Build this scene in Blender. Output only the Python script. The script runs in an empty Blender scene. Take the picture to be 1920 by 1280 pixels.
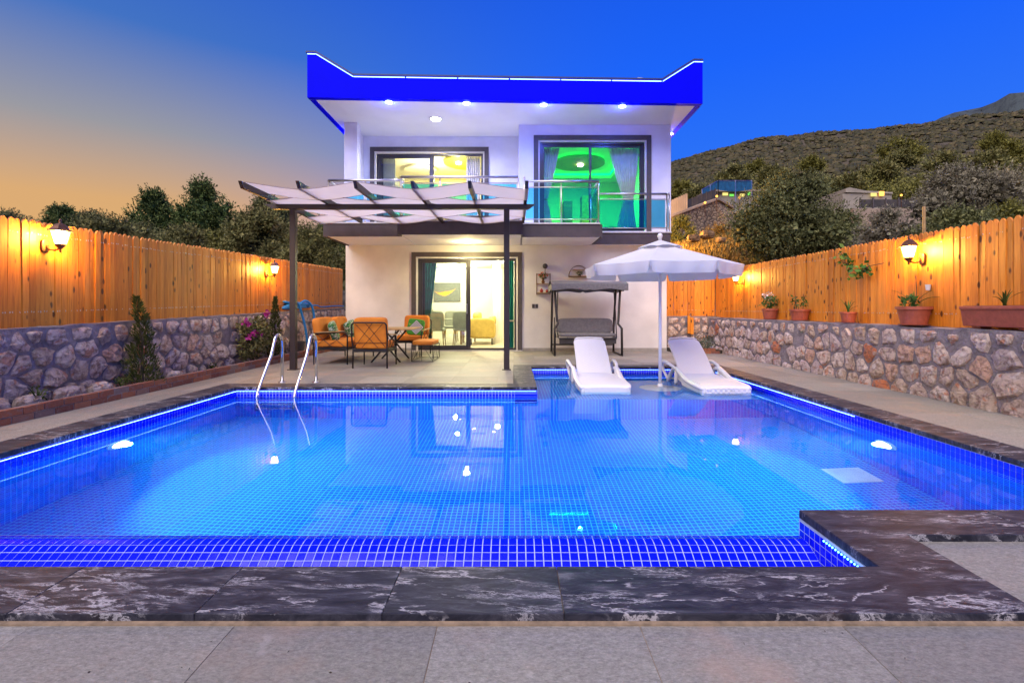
import bpy, bmesh, math, random
import numpy as np
from mathutils import Vector, Matrix, Euler

random.seed(7)
RNG = np.random.default_rng(11)
S = bpy.context.scene
COL = S.collection
R = math.radians

# ------------------------------------------------------------------ camera
H = 1.05           # eye height above the terrace
F = 930.0          # focal length in photograph pixels (1920 wide)
cam_d = bpy.data.cameras.new('camera')
cam = bpy.data.objects.new('camera', cam_d)
COL.objects.link(cam)
cam.location = (0, 0, H)
cam.rotation_euler = (R(90), 0, 0)
cam_d.sensor_width = 36
cam_d.lens = F / 1920 * 36
cam_d.shift_x = -5 / 1920
cam_d.shift_y = -61 / 1920
cam_d.clip_start = 0.05
cam_d.clip_end = 4000
S.camera = cam

# ------------------------------------------------------------------ view, render
S.view_settings.view_transform = 'Standard'
S.view_settings.look = 'None'
S.view_settings.exposure = 1.0
S.view_settings.gamma = 1.0
S.view_settings.use_curve_mapping = False
S.render.engine = 'CYCLES'
cy = S.cycles
cy.use_denoising = True
try:
    cy.denoiser = 'OPENIMAGEDENOISE'
except Exception:
    pass
cy.max_bounces = 10
cy.transmission_bounces = 8
cy.glossy_bounces = 4
cy.diffuse_bounces = 3
cy.transparent_max_bounces = 12
cy.sample_clamp_indirect = 4.0
cy.sample_clamp_direct = 0.0
cy.blur_glossy = 0.5

# ------------------------------------------------------------------ sky (dusk)
W = bpy.data.worlds.new('World')
S.world = W
W.use_nodes = True
nt = W.node_tree
nt.nodes.clear()


def N(t, kind, **kw):
    n = t.nodes.new(kind)
    for k, v in kw.items():
        setattr(n, k, v)
    return n


def link(t, a, b):
    t.links.new(a, b)


def ramp(t, fac, stops, interp='LINEAR'):
    n = N(t, 'ShaderNodeValToRGB')
    n.color_ramp.interpolation = interp
    e = n.color_ramp.elements
    while len(e) < len(stops):
        e.new(0.5)
    for i, (p, c) in enumerate(stops):
        e[i].position = p
        e[i].color = (c[0], c[1], c[2], 1)
    if fac is not None:
        link(t, fac, n.inputs[0])
    return n


def maprange(t, v, a, b, c=0.0, d=1.0, smooth=True):
    n = N(t, 'ShaderNodeMapRange')
    if smooth:
        n.interpolation_type = 'SMOOTHSTEP'
    link(t, v, n.inputs[0])
    for i, x in enumerate((a, b, c, d)):
        n.inputs[i + 1].default_value = x
    return n.outputs[0]


def srgb(r, g, b):
    return tuple(((c / 255) / 12.92 if c / 255 <= .04045 else ((c / 255 + .055) / 1.055) ** 2.4) for c in (r, g, b))


def math_node(t, op, a, b=None):
    n = N(t, 'ShaderNodeMath', operation=op)
    for i, x in enumerate((a, b)):
        if x is None:
            continue
        if isinstance(x, (int, float)):
            n.inputs[i].default_value = x
        else:
            link(t, x, n.inputs[i])
    return n.outputs[0]


tc = N(nt, 'ShaderNodeTexCoord')
sep = N(nt, 'ShaderNodeSeparateXYZ')
link(nt, tc.outputs['Generated'], sep.inputs[0])
blue = ramp(nt, sep.outputs[2], [(0.0, srgb(70, 125, 215)), (0.2, srgb(38, 110, 232)),
                                 (0.42, srgb(16, 92, 236)), (0.62, srgb(14, 78, 215)), (1.0, srgb(10, 60, 180))])
deep = ramp(nt, sep.outputs[2], [(0.0, srgb(205, 155, 95)), (0.17, srgb(204, 158, 106)), (0.28, srgb(142, 142, 150)),
                                 (0.42, srgb(56, 104, 182)), (0.60, srgb(20, 78, 190)), (1.0, srgb(10, 60, 180))])
side = maprange(nt, sep.outputs[0], 0.30, -0.62)
mix = N(nt, 'ShaderNodeMix', data_type='RGBA')
link(nt, side, mix.inputs[0])
link(nt, blue.outputs[0], mix.inputs[6])
link(nt, deep.outputs[0], mix.inputs[7])
bg1 = N(nt, 'ShaderNodeBackground')
link(nt, mix.outputs[2], bg1.inputs[0])
bg1.inputs[1].default_value = 0.57
sky = N(nt, 'ShaderNodeTexSky')
sky.sky_type = 'NISHITA'
sky.sun_disc = False
sky.sun_elevation = R(1.0)
sky.sun_rotation = R(-75)
bg2 = N(nt, 'ShaderNodeBackground')
link(nt, sky.outputs[0], bg2.inputs[0])
bg2.inputs[1].default_value = 0.007
add = N(nt, 'ShaderNodeAddShader')
link(nt, bg1.outputs[0], add.inputs[0])
link(nt, bg2.outputs[0], add.inputs[1])
out = N(nt, 'ShaderNodeOutputWorld')
link(nt, add.outputs[0], out.inputs[0])

twilight_fill_d = bpy.data.lights.new('sun', 'SUN')  # added twilight fill lamp that lifts the shade; the sun has set
twilight_fill_d.energy = 2.5
twilight_fill_d.angle = R(70)
twilight_fill_d.color = (1.0, .87, .78)
sun = bpy.data.objects.new('sun', twilight_fill_d)
COL.objects.link(sun)
sun.rotation_euler = Euler((R(38), 0, R(-22)))

# ------------------------------------------------------------------ materials
MATS = {}


def new_mat(name):
    m = bpy.data.materials.new(name)
    m.use_nodes = True
    t = m.node_tree
    b = t.nodes['Principled BSDF']
    MATS[name] = m
    return m, t, b


def position(t, scale=(1, 1, 1)):
    g = N(t, 'ShaderNodeNewGeometry')
    mp = N(t, 'ShaderNodeMapping')
    mp.inputs['Scale'].default_value = scale
    link(t, g.outputs['Position'], mp.inputs[0])
    return mp.outputs[0]


def noise(t, vec, scale, detail=4, rough=.55, dist=0.0):
    n = N(t, 'ShaderNodeTexNoise')
    n.inputs['Scale'].default_value = scale
    n.inputs['Detail'].default_value = detail
    n.inputs['Roughness'].default_value = rough
    n.inputs['Distortion'].default_value = dist
    link(t, vec, n.inputs['Vector'])
    return n.outputs[0]


def mixc(t, f, a, b, blend='MIX'):
    n = N(t, 'ShaderNodeMix', data_type='RGBA', blend_type=blend)
    for i, x in ((0, f), (6, a), (7, b)):
        if isinstance(x, (int, float)):
            n.inputs[i].default_value = x
        elif isinstance(x, tuple):
            n.inputs[i].default_value = (*x, 1)
        else:
            link(t, x, n.inputs[i])
    return n.outputs[2]


def bump(t, b, h, strength=.3, dist=.01):
    n = N(t, 'ShaderNodeBump')
    n.inputs['Strength'].default_value = strength
    n.inputs['Distance'].default_value = dist
    link(t, h, n.inputs['Height'])
    link(t, n.outputs[0], b.inputs['Normal'])
    return n


def plain(name, c, rough=.6, metal=0.0, var=.12, nscale=6.0, bscale=0.0, bstr=.2, bdist=.004, spec=.5, emit=None, es=0.0):
    m, t, b = new_mat(name)
    p = position(t)
    n = noise(t, p, nscale)
    c2 = tuple(max(0, x * (1 - var * 2)) for x in c)
    c1 = tuple(min(1, x * (1 + var)) for x in c)
    link(t, ramp(t, n, [(.3, c2), (.7, c1)]).outputs[0], b.inputs['Base Color'])
    b.inputs['Roughness'].default_value = rough
    b.inputs['Metallic'].default_value = metal
    b.inputs['Specular IOR Level'].default_value = spec
    if bscale:
        bump(t, b, noise(t, p, bscale, 3), bstr, bdist)
    if emit:
        b.inputs['Emission Color'].default_value = (*emit, 1)
        b.inputs['Emission Strength'].default_value = es
    return m


def emitter(name, c, s):
    m, t, b = new_mat(name)
    t.nodes.remove(b)
    e = N(t, 'ShaderNodeEmission')
    e.inputs[0].default_value = (*c, 1)
    e.inputs[1].default_value = s
    link(t, e.outputs[0], t.nodes['Material Output'].inputs[0])
    return m


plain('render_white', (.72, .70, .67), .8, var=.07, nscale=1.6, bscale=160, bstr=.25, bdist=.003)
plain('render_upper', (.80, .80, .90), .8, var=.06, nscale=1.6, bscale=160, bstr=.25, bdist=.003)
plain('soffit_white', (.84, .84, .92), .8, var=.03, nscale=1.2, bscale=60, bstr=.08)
plain('trim_grey', (.085, .072, .072), .55, var=.1, nscale=12)
plain('fascia_brown', (.060, .045, .052), .6, var=.12, nscale=5, bscale=90, bstr=.1)
plain('fascia_led_glow', (.0, .0, .88), .6, var=.02, nscale=2, spec=.05)  # the LED strip's blue light on a white fascia, put into the base colour
plain('cap_dark', (.01, .02, .16), .45, var=.1)
plain('frame_metal', (.055, .052, .060), .35, metal=.3, var=.05)
plain('pergola_metal', (.034, .024, .026), .45, metal=.1, var=.08, nscale=9)
plain('black_metal', (.018, .016, .02), .38, metal=.4, var=.1)
plain('steel', (.72, .72, .72), .14, metal=1.0, var=.02)
plain('brushed_steel', (.60, .56, .54), .28, metal=1.0, var=.05)
plain('white_plastic', (.66, .66, .68), .35, var=.02, nscale=3)
plain('umbrella_pole', (.78, .78, .78), .35, var=.03)
plain('terracotta', (.36, .085, .045), .55, var=.12, nscale=20)
plain('soil', (.06, .045, .03), .95, var=.4, nscale=30, bscale=60, bstr=.8, bdist=.02)
plain('room_white', (.80, .78, .72), .8, var=.02)
plain('room_floor', (.55, .50, .40), .35, var=.1, nscale=3)
plain('plaster_skirting', (.33, .31, .28), .6, var=.1, nscale=9)
plain('marble_sill', (.62, .60, .60), .35, var=.1, nscale=14)
plain('grey_fabric', (.16, .155, .165), .85, var=.12, nscale=22, bscale=300, bstr=.3)
plain('swing_light', (.45, .43, .42), .8, var=.05, nscale=18)
plain('swing_frame', (.03, .028, .03), .4, metal=.3)
plain('teal_curtain', (.0, .22, .20), .8, var=.12, nscale=9)
plain('sheer_curtain', (.84, .83, .84), .85, var=.06, nscale=9)
plain('sofa_yellow', (.55, .40, .10), .8, var=.08, nscale=9, bscale=200)
plain('wood_light', (.42, .26, .10), .5, var=.2, nscale=12)
plain('chair_grey', (.34, .35, .32), .8, var=.08)
plain('hose_blue', (.01, .20, .62), .4, var=.12, nscale=30)
plain('wall_socket', (.045, .045, .05), .4, var=.05)
plain('red_glaze', (.42, .04, .02), .3, var=.2, nscale=30)
plain('petal_orange', (.72, .14, .04), .6, var=.2, nscale=50)
plain('petal_magenta', (.48, .02, .26), .6, var=.3, nscale=60)
plain('petal_white', (.75, .72, .72), .6, var=.1)
plain('cloth_seam', (.30, .20, .18), .8)
plain('bronze', (.16, .07, .03), .4, metal=.5, var=.2, nscale=30)
plain('net_blue', (.015, .13, .26), .8, var=.2, nscale=4)
plain('dish_white', (.6, .6, .62), .4, var=.03)
plain('dish_grey', (.16, .18, .22), .4, var=.03)
plain('far_white', (.30, .27, .22), .8, var=.1, nscale=2)
plain('far_beige', (.30, .235, .18), .8, var=.12, nscale=1.5)
plain('dark_mesh', (.05, .045, .045), .8, var=.2, nscale=3)
plain('grass_dry', (.17, .10, .03), .9, var=.35, nscale=2.5)
plain('grout_tan', (.26, .19, .12), .9, var=.2, nscale=30)
plain('grout_grey', (.20, .18, .17), .9, var=.2, nscale=30)
plain('grout_blue', (.40, .48, .62), .6, var=.1, nscale=30)
plain('green_wall', (.50, .60, .52), .8, var=.03)
plain('olive_paint', (.22, .22, .015), .7, var=.05)
plain('cream_paint', (.72, .62, .38), .8, var=.03)
plain('cup_white', (.7, .7, .7), .5)
plain('drain_white', (.72, .78, .80), .4, var=.05)
plain('wire_gold', (.25, .17, .08), .4, metal=.6)
plain('screw', (.65, .62, .60), .3, metal=.8)

emitter('led_blue', (.12, .26, 1.0), 10.0)
emitter('led_roof', (.16, .28, 1.0), 4.0)
emitter('led_dot', (.08, .40, 1.0), 6.0)
emitter('lamp_white', (1.0, .97, .92), 14.0)
emitter('lamp_blueish', (.80, .86, 1.0), 7.0)
emitter('lamp_warm', (1.0, .90, .55), 14.0)
emitter('lantern_glow', (1.0, .62, .16), 4.5)
emitter('led_green', (.0, 1.0, .03), 16.0)
emitter('led_violet', (.42, .36, 1.0), 1.3)
emitter('led_orange', (1.0, .50, .10), 2.0)
emitter('pool_lamp', (.80, .95, 1.0), 16.0)
emitter('far_lamp', (1.0, .45, .08), 1.6)
emitter('far_lamp_yellow', (1.0, .80, .25), .6)
emitter('far_lamp_green', (.25, 1.0, .15), .5)


def mat_pine():
    m, t, b = new_mat('pine_board')
    p = position(t, (14, 14, 1.1))
    oi = N(t, 'ShaderNodeObjectInfo')
    n4 = N(t, 'ShaderNodeTexNoise', noise_dimensions='4D')
    n4.inputs['Scale'].default_value = 3.0
    n4.inputs['Detail'].default_value = 5
    n4.inputs['Distortion'].default_value = .8
    link(t, p, n4.inputs['Vector'])
    link(t, math_node(t, 'MULTIPLY', oi.outputs['Random'], 40.0), n4.inputs['W'])
    base = ramp(t, n4.outputs[0], [(.25, (.46, .135, .010)), (.5, (.68, .225, .016)), (.8, (.80, .32, .030))]).outputs[0]
    hue = ramp(t, oi.outputs['Random'], [(0, (.62, .52, .42)), (.5, (.95, .95, .9)), (1, (1.0, 1.1, 1.4))]).outputs[0]
    base = mixc(t, .75, base, hue, 'MULTIPLY')
    v = N(t, 'ShaderNodeTexVoronoi')
    v.inputs['Scale'].default_value = 1.0
    link(t, position(t, (13, 13, 6.0)), v.inputs['Vector'])
    k = maprange(t, v.outputs['Distance'], .30, .17)
    vs = N(t, 'ShaderNodeSeparateColor')
    link(t, v.outputs['Color'], vs.inputs[0])
    k2 = math_node(t, 'MULTIPLY', k, math_node(t, 'GREATER_THAN', vs.outputs[0], .72))
    base = mixc(t, math_node(t, 'MULTIPLY', k2, .95), base, (.075, .016, .004))
    link(t, base, b.inputs['Base Color'])
    b.inputs['Roughness'].default_value = .48
    bump(t, b, n4.outputs[0], .12, .004)


mat_pine()


def mat_stone():
    m, t, b = new_mat('rubble_stone')
    oi = N(t, 'ShaderNodeObjectInfo')
    p = position(t)
    n = noise(t, p, 16, 6, .65, .6)
    n2 = noise(t, p, 7, 3)
    base = ramp(t, oi.outputs['Random'], [(0, (.62, .47, .37)), (.25, (.70, .54, .46)), (.5, (.78, .64, .56)), (.75, (.60, .48, .45)),
                                          (.92, (.70, .44, .32)), (.975, (.62, .20, .08))], 'CONSTANT').outputs[0]
    base = mixc(t, maprange(t, n, .30, .60), (.26, .165, .135), base)
    base = mixc(t, maprange(t, n2, .56, .70), base, (.74, .64, .60))
    v = noise(t, p, 4.5, 2, .5, 1.5)
    base = mixc(t, maprange(t, v, .60, .68, 0, .6), base, (.55, .17, .06))
    link(t, base, b.inputs['Base Color'])
    b.inputs['Roughness'].default_value = .8
    bump(t, b, noise(t, p, 30, 8, .75), 1.0, .05)


mat_stone()
plain('mortar', (.25, .215, .225), .9, var=.22, nscale=7, bscale=28, bstr=.8, bdist=.03)


def mat_brick():
    m, t, b = new_mat('kerb_brick')
    oi = N(t, 'ShaderNodeObjectInfo')
    p = position(t)
    base = ramp(t, oi.outputs['Random'], [(0, (.17, .06, .045)), (.4, (.26, .09, .05)), (.7, (.32, .12, .06)), (.9, (.20, .14, .13))]).outputs[0]
    n = noise(t, p, 20, 5, .7)
    base = mixc(t, maprange(t, n, .5, .75), base, (.22, .18, .175))
    link(t, base, b.inputs['Base Color'])
    b.inputs['Roughness'].default_value = .85
    bump(t, b, noise(t, p, 60, 4), .8, .01)


mat_brick()


def mat_deck():
    m, t, b = new_mat('deck_tile')
    oi = N(t, 'ShaderNodeObjectInfo')
    p = position(t)
    n = noise(t, position(t, (1, 1.8, 1)), 60, 5, .8)
    n2 = noise(t, p, 2.2, 5, .6)
    base = ramp(t, n, [(.30, (.120, .114, .096)), (.5, (.222, .212, .182)), (.70, (.335, .320, .278))]).outputs[0]
    base = mixc(t, maprange(t, n2, .50, .72, 0, .5), base, (.36, .25, .18))
    base = mixc(t, maprange(t, noise(t, p, 5.5, 3), .66, .76, 0, .5), base, (.42, .38, .34))
    r = maprange(t, oi.outputs['Random'], 0, 1, .84, 1.20, False)
    hsv = N(t, 'ShaderNodeHueSaturation')
    link(t, base, hsv.inputs['Color'])
    link(t, r, hsv.inputs['Value'])
    link(t, hsv.outputs[0], b.inputs['Base Color'])
    b.inputs['Roughness'].default_value = .55
    bump(t, b, noise(t, position(t, (1, 1.8, 1)), 70, 6, .8), .7, .006)


mat_deck()


def mat_marble():
    m, t, b = new_mat('coping_marble')
    oi = N(t, 'ShaderNodeObjectInfo')
    g = N(t, 'ShaderNodeNewGeometry')
    off = N(t, 'ShaderNodeVectorMath', operation='MULTIPLY_ADD')
    off.inputs[1].default_value = (1.0, 1.3, 1.0)
    link(t, g.outputs['Position'], off.inputs[0])
    cmb = N(t, 'ShaderNodeCombineXYZ')
    link(t, math_node(t, 'MULTIPLY', oi.outputs['Random'], 9.0), cmb.inputs[2])
    link(t, cmb.outputs[0], off.inputs[2])
    rot = N(t, 'ShaderNodeMapping')
    rot.inputs['Rotation'].default_value = (0, 0, R(32))
    rot.inputs['Scale'].default_value = (.85, 2.5, 1.0)
    link(t, off.outputs[0], rot.inputs[0])
    v = rot.outputs[0]
    n = noise(t, v, 6, 10, .74, 1.0)
    base = ramp(t, n, [(.30, (.006, .007, .012)), (.46, (.019, .020, .030)), (.58, (.044, .044, .058)), (.70, (.13, .13, .15))]).outputs[0]
    brown = maprange(t, noise(t, v, 2.6, 4), .58, .78, 0, .45)
    base = mixc(t, brown, base, (.085, .050, .036))
    st = N(t, 'ShaderNodeMapping')
    st.inputs['Scale'].default_value = (.75, 1.1, 1.0)
    link(t, v, st.inputs[0])
    a = noise(t, st.outputs[0], 5.5, 14, .76, .5)
    vein = math_node(t, 'ABSOLUTE', math_node(t, 'SUBTRACT', a, .5))
    w = noise(t, v, 2.6, 6, .65, .4)
    f = math_node(t, 'MULTIPLY', maprange(t, vein, .030, .0), maprange(t, w, .49, .64))
    base = mixc(t, math_node(t, 'MULTIPLY', f, .85), base, (.42, .41, .43))
    a2 = noise(t, v, 1.4, 8, .6, .2)
    vein2 = math_node(t, 'ABSOLUTE', math_node(t, 'SUBTRACT', a2, .53))
    base = mixc(t, math_node(t, 'MULTIPLY', maprange(t, vein2, .010, .0, 0, .7), maprange(t, noise(t, v, 5, 3), .40, .55)), base, (.50, .48, .49))
    link(t, base, b.inputs['Base Color'])
    b.inputs['Roughness'].default_value = .5
    b.inputs['Specular IOR Level'].default_value = .14
    bump(t, b, noise(t, v, 30, 6, .7), .25, .004)


mat_marble()


def mat_mosaic(name, axes, c1, c2, grout, pitch=.0417, gw=.0035, rough=.18, band=None):
    """square glass mosaic laid on the plane of the two world axes"""
    m, t, b = new_mat(name)
    g = N(t, 'ShaderNodeNewGeometry')
    s = N(t, 'ShaderNodeSeparateXYZ')
    link(t, g.outputs['Position'], s.inputs[0])
    cell = []
    dd = []
    for ax in axes:
        u = math_node(t, 'DIVIDE', s.outputs['XYZ'.index(ax)], pitch)
        fr = math_node(t, 'FRACT', u)
        dd.append(math_node(t, 'ABSOLUTE', math_node(t, 'SUBTRACT', fr, .5)))
        cell.append(math_node(t, 'FLOOR', u))
    mx = math_node(t, 'MAXIMUM', dd[0], dd[1])
    gm = maprange(t, mx, .5 - gw / pitch, .5 - gw / pitch * .45)
    cb = N(t, 'ShaderNodeCombineXYZ')
    link(t, cell[0], cb.inputs[0])
    link(t, cell[1], cb.inputs[1])
    wn = N(t, 'ShaderNodeTexWhiteNoise')
    link(t, cb.outputs[0], wn.inputs['Vector'])
    base = mixc(t, wn.outputs['Value'], c1, c2)
    col = mixc(t, gm, base, grout)
    link(t, col, b.inputs['Base Color'])
    link(t, maprange(t, gm, 0, 1, rough, .7), b.inputs['Roughness'])
    bump(t, b, math_node(t, 'SUBTRACT', 1.0, gm), .3, .003)


UC1, UC2, UG = (.0, .085, .62), (.0, .13, .78), (.06, .55, .90)
mat_mosaic('mosaic_floor', 'XY', UC1, UC2, UG, gw=.0055, rough=.55)
mat_mosaic('mosaic_wall_x', 'XZ', UC1, UC2, UG, rough=.55)
mat_mosaic('mosaic_wall_y', 'YZ', UC1, UC2, UG, rough=.55)
BC1, BC2, BG = (.002, .008, .70), (.003, .012, .85), (.34, .42, .72)
mat_mosaic('mosaic_band_x', 'XZ', BC1, BC2, BG)
mat_mosaic('mosaic_band_y', 'YZ', BC1, BC2, BG)
plain('glass_tile', (.002, .007, .80), .14, var=.1, nscale=9)


def mat_water():
    m, t, b = new_mat('pool_water')
    t.nodes.remove(b)
    hb = N(t, 'ShaderNodeBump')
    hb.inputs['Strength'].default_value = .06
    hb.inputs['Distance'].default_value = .008
    link(t, noise(t, position(t, (1, 1, 1)), 3.2, 2, .5), hb.inputs['Height'])
    rf = N(t, 'ShaderNodeBsdfRefraction')
    rf.inputs['Color'].default_value = (.90, .98, 1, 1)
    rf.inputs['Roughness'].default_value = 0
    rf.inputs['IOR'].default_value = 1.333
    gl = N(t, 'ShaderNodeBsdfGlossy')
    gl.inputs['Roughness'].default_value = 0
    fr = N(t, 'ShaderNodeFresnel')
    fr.inputs['IOR'].default_value = 1.333
    for q_ in (rf, gl, fr):
        link(t, hb.outputs[0], q_.inputs['Normal'])
    mxs = N(t, 'ShaderNodeMixShader')
    link(t, math_node(t, 'MULTIPLY', fr.outputs[0], .70), mxs.inputs[0])
    link(t, rf.outputs[0], mxs.inputs[1])
    link(t, gl.outputs[0], mxs.inputs[2])
    link(t, mxs.outputs[0], t.nodes['Material Output'].inputs['Surface'])
    sc = N(t, 'ShaderNodeVolumeScatter')
    sc.inputs['Color'].default_value = (.10, .75, 1, 1)
    sc.inputs['Density'].default_value = .042
    sc.inputs['Anisotropy'].default_value = .0
    ab = N(t, 'ShaderNodeVolumeAbsorption')
    ab.inputs['Color'].default_value = (.0, .50, 1, 1)
    ab.inputs['Density'].default_value = .16
    ad = N(t, 'ShaderNodeAddShader')
    link(t, sc.outputs[0], ad.inputs[0])
    link(t, ab.outputs[0], ad.inputs[1])
    link(t, ad.outputs[0], t.nodes['Material Output'].inputs['Volume'])


mat_water()


def mat_pane(name, tint, fac, rough=0.0):
    """thin clear sheet: mostly see-through with a mirror-like sheen"""
    m, t, b = new_mat(name)
    t.nodes.remove(b)
    tr = N(t, 'ShaderNodeBsdfTransparent')
    tr.inputs[0].default_value = (*tint, 1)
    gl = N(t, 'ShaderNodeBsdfGlossy')
    gl.inputs['Roughness'].default_value = rough
    fr = N(t, 'ShaderNodeFresnel')
    fr.inputs[0].default_value = 1.5
    mx = N(t, 'ShaderNodeMixShader')
    link(t, math_node(t, 'ADD', math_node(t, 'MULTIPLY', fr.outputs[0], .9), fac), mx.inputs[0])
    link(t, tr.outputs[0], mx.inputs[1])
    link(t, gl.outputs[0], mx.inputs[2])
    link(t, mx.outputs[0], t.nodes['Material Output'].inputs[0])


mat_pane('window_glass', (.93, .96, .95), .02)
mat_pane('rail_glass', (.38, .88, 1.0), .05)


def mat_leaf(name, c1, c2, c3, rough=.7):
    m, t, b = new_mat(name)
    g = N(t, 'ShaderNodeNewGeometry')
    base = ramp(t, g.outputs['Random Per Island'], [(0, c1), (.6, c2), (1, c3)]).outputs[0]
    n = noise(t, position(t), 1.1, 3)
    hsv = N(t, 'ShaderNodeHueSaturation')
    link(t, base, hsv.inputs['Color'])
    link(t, maprange(t, n, .3, .7, .7, 1.2, False), hsv.inputs['Value'])
    link(t, hsv.outputs[0], b.inputs['Base Color'])
    b.inputs['Roughness'].default_value = rough
    b.inputs['Specular IOR Level'].default_value = .25


mat_leaf('leaf_olive', (0.075, 0.085, 0.027), (0.155, 0.153, 0.048), (0.288, 0.259, 0.090))
mat_leaf('leaf_dark_olive', (0.045, 0.058, 0.020), (0.101, 0.111, 0.038), (0.214, 0.218, 0.082))
mat_leaf('leaf_grey', (0.097, 0.090, 0.061), (0.179, 0.165, 0.110), (0.330, 0.304, 0.209))
mat_leaf('leaf_pine', (0.030, 0.061, 0.018), (0.078, 0.122, 0.032), (0.166, 0.190, 0.050))
mat_leaf('leaf_shrub', (0.085, 0.089, 0.018), (0.157, 0.151, 0.030), (0.255, 0.238, 0.048))
mat_leaf('leaf_brown', (0.068, 0.048, 0.020), (0.115, 0.079, 0.034), (0.168, 0.120, 0.055))
mat_leaf('leaf_scrub', (.026, .028, .009), (.056, .050, .017), (.092, .074, .030))
mat_leaf('leaf_green', (.02, .07, .01), (.05, .13, .02), (.12, .22, .05))
mat_leaf('leaf_juniper', (.025, .045, .008), (.06, .08, .012), (.12, .13, .03))
mat_leaf('leaf_bush', (.02, .035, .015), (.06, .08, .045), (.30, .32, .28))
mat_leaf('leaf_dry', (.12, .075, .02), (.22, .14, .04), (.34, .23, .07))
plain('boulder_stone', (.20, .12, .06), .9, var=.35, nscale=4, bscale=10, bstr=.9, bdist=.05)
plain('bark', (.06, .045, .035), .9, var=.3, nscale=12, bscale=30, bstr=.8, bdist=.02)


def mat_hill():
    m, t, b = new_mat('hillside')
    p = position(t)
    n = noise(t, p, .06, 8, .7)
    n2 = noise(t, p, .35, 6, .7)
    base = ramp(t, n, [(.35, (.060, .048, .028)), (.55, (.085, .066, .04)), (.72, (.15, .115, .08))]).outputs[0]
    base = mixc(t, maprange(t, n2, .45, .6), base, (.05, .046, .022))
    link(t, base, b.inputs['Base Color'])
    b.inputs['Roughness'].default_value = 1
    bump(t, b, n2, 1.0, .8)


mat_hill()
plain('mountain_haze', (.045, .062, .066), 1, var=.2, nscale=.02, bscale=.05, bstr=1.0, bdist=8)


def mat_cushion():
    m, t, b = new_mat('cushion_orange')
    p = position(t)
    link(t, ramp(t, noise(t, p, 5, 3), [(.3, (.58, .17, .012)), (.7, (.72, .25, .02))]).outputs[0], b.inputs['Base Color'])
    b.inputs['Roughness'].default_value = .8
    bump(t, b, noise(t, p, 350, 2), .25, .002)
    m, t, b = new_mat('cushion_leafprint')
    n = noise(t, position(t, (1, 1, 1.6)), 16, 3, .6, 1.4)
    link(t, ramp(t, n, [(.38, (.55, .60, .48)), (.45, (.02, .16, .03)), (.6, (.01, .06, .02)), (.7, (.16, .38, .05))], 'CONSTANT').outputs[0], b.inputs['Base Color'])
    b.inputs['Roughness'].default_value = .8
    m, t, b = new_mat('cushion_diamond')
    tcn = N(t, 'ShaderNodeTexCoord')
    s = N(t, 'ShaderNodeSeparateXYZ')
    link(t, tcn.outputs['Generated'], s.inputs[0])
    d = math_node(t, 'ADD', math_node(t, 'ABSOLUTE', math_node(t, 'SUBTRACT', s.outputs[0], .55)),
                  math_node(t, 'ABSOLUTE', math_node(t, 'SUBTRACT', s.outputs[2], .5)))
    st = math_node(t, 'GREATER_THAN', math_node(t, 'FRACT', math_node(t, 'MULTIPLY', d, 9.0)), .5)
    dm = mixc(t, st, (.75, .72, .66), (.02, .03, .03))
    inside = math_node(t, 'LESS_THAN', d, .42)
    gn = ramp(t, noise(t, tcn.outputs['Generated'], 9, 3, .6, 1.4), [(.4, (.05, .30, .02)), (.55, (.02, .10, .02)), (.65, (.30, .55, .05))], 'CONSTANT').outputs[0]
    link(t, mixc(t, inside, gn, dm), b.inputs['Base Color'])
    b.inputs['Roughness'].default_value = .8


mat_cushion()


def mat_cloth():
    for nm, c, k in (('shade_cloth', (.76, .66, .60), .55), ('umbrella_cloth', (.70, .70, .73), .22)):
        m, t, b = new_mat(nm)
        p = position(t)
        n = noise(t, p, 3, 3)
        col = ramp(t, n, [(.3, tuple(x * .93 for x in c)), (.7, c)]).outputs[0]
        link(t, col, b.inputs['Base Color'])
        b.inputs['Roughness'].default_value = .85
        bump(t, b, noise(t, p, 200, 2), .15, .002)
        tl = N(t, 'ShaderNodeBsdfTranslucent')
        link(t, col, tl.inputs[0])
        mx = N(t, 'ShaderNodeMixShader')
        mx.inputs[0].default_value = k
        link(t, b.outputs[0], mx.inputs[1])
        link(t, tl.outputs[0], mx.inputs[2])
        link(t, mx.outputs[0], t.nodes['Material Output'].inputs[0])


mat_cloth()


def mat_wicker():
    m, t, b = new_mat('white_wicker')
    g = N(t, 'ShaderNodeTexCoord')
    mp = N(t, 'ShaderNodeMapping')
    mp.inputs['Scale'].default_value = (28, 28, 28)
    link(t, g.outputs['Object'], mp.inputs[0])
    ck = N(t, 'ShaderNodeTexChecker')
    ck.inputs['Scale'].default_value = 1.0
    link(t, mp.outputs[0], ck.inputs['Vector'])
    b.inputs['Base Color'].default_value = (.68, .68, .70, 1)
    b.inputs['Roughness'].default_value = .42
    w = N(t, 'ShaderNodeTexWave')
    w.inputs['Scale'].default_value = 60
    link(t, g.outputs['Object'], w.inputs['Vector'])
    h = math_node(t, 'ADD', ck.outputs['Fac'], math_node(t, 'MULTIPLY', w.outputs['Fac'], .4))
    bump(t, b, h, .5, .004)


mat_wicker()


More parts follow.
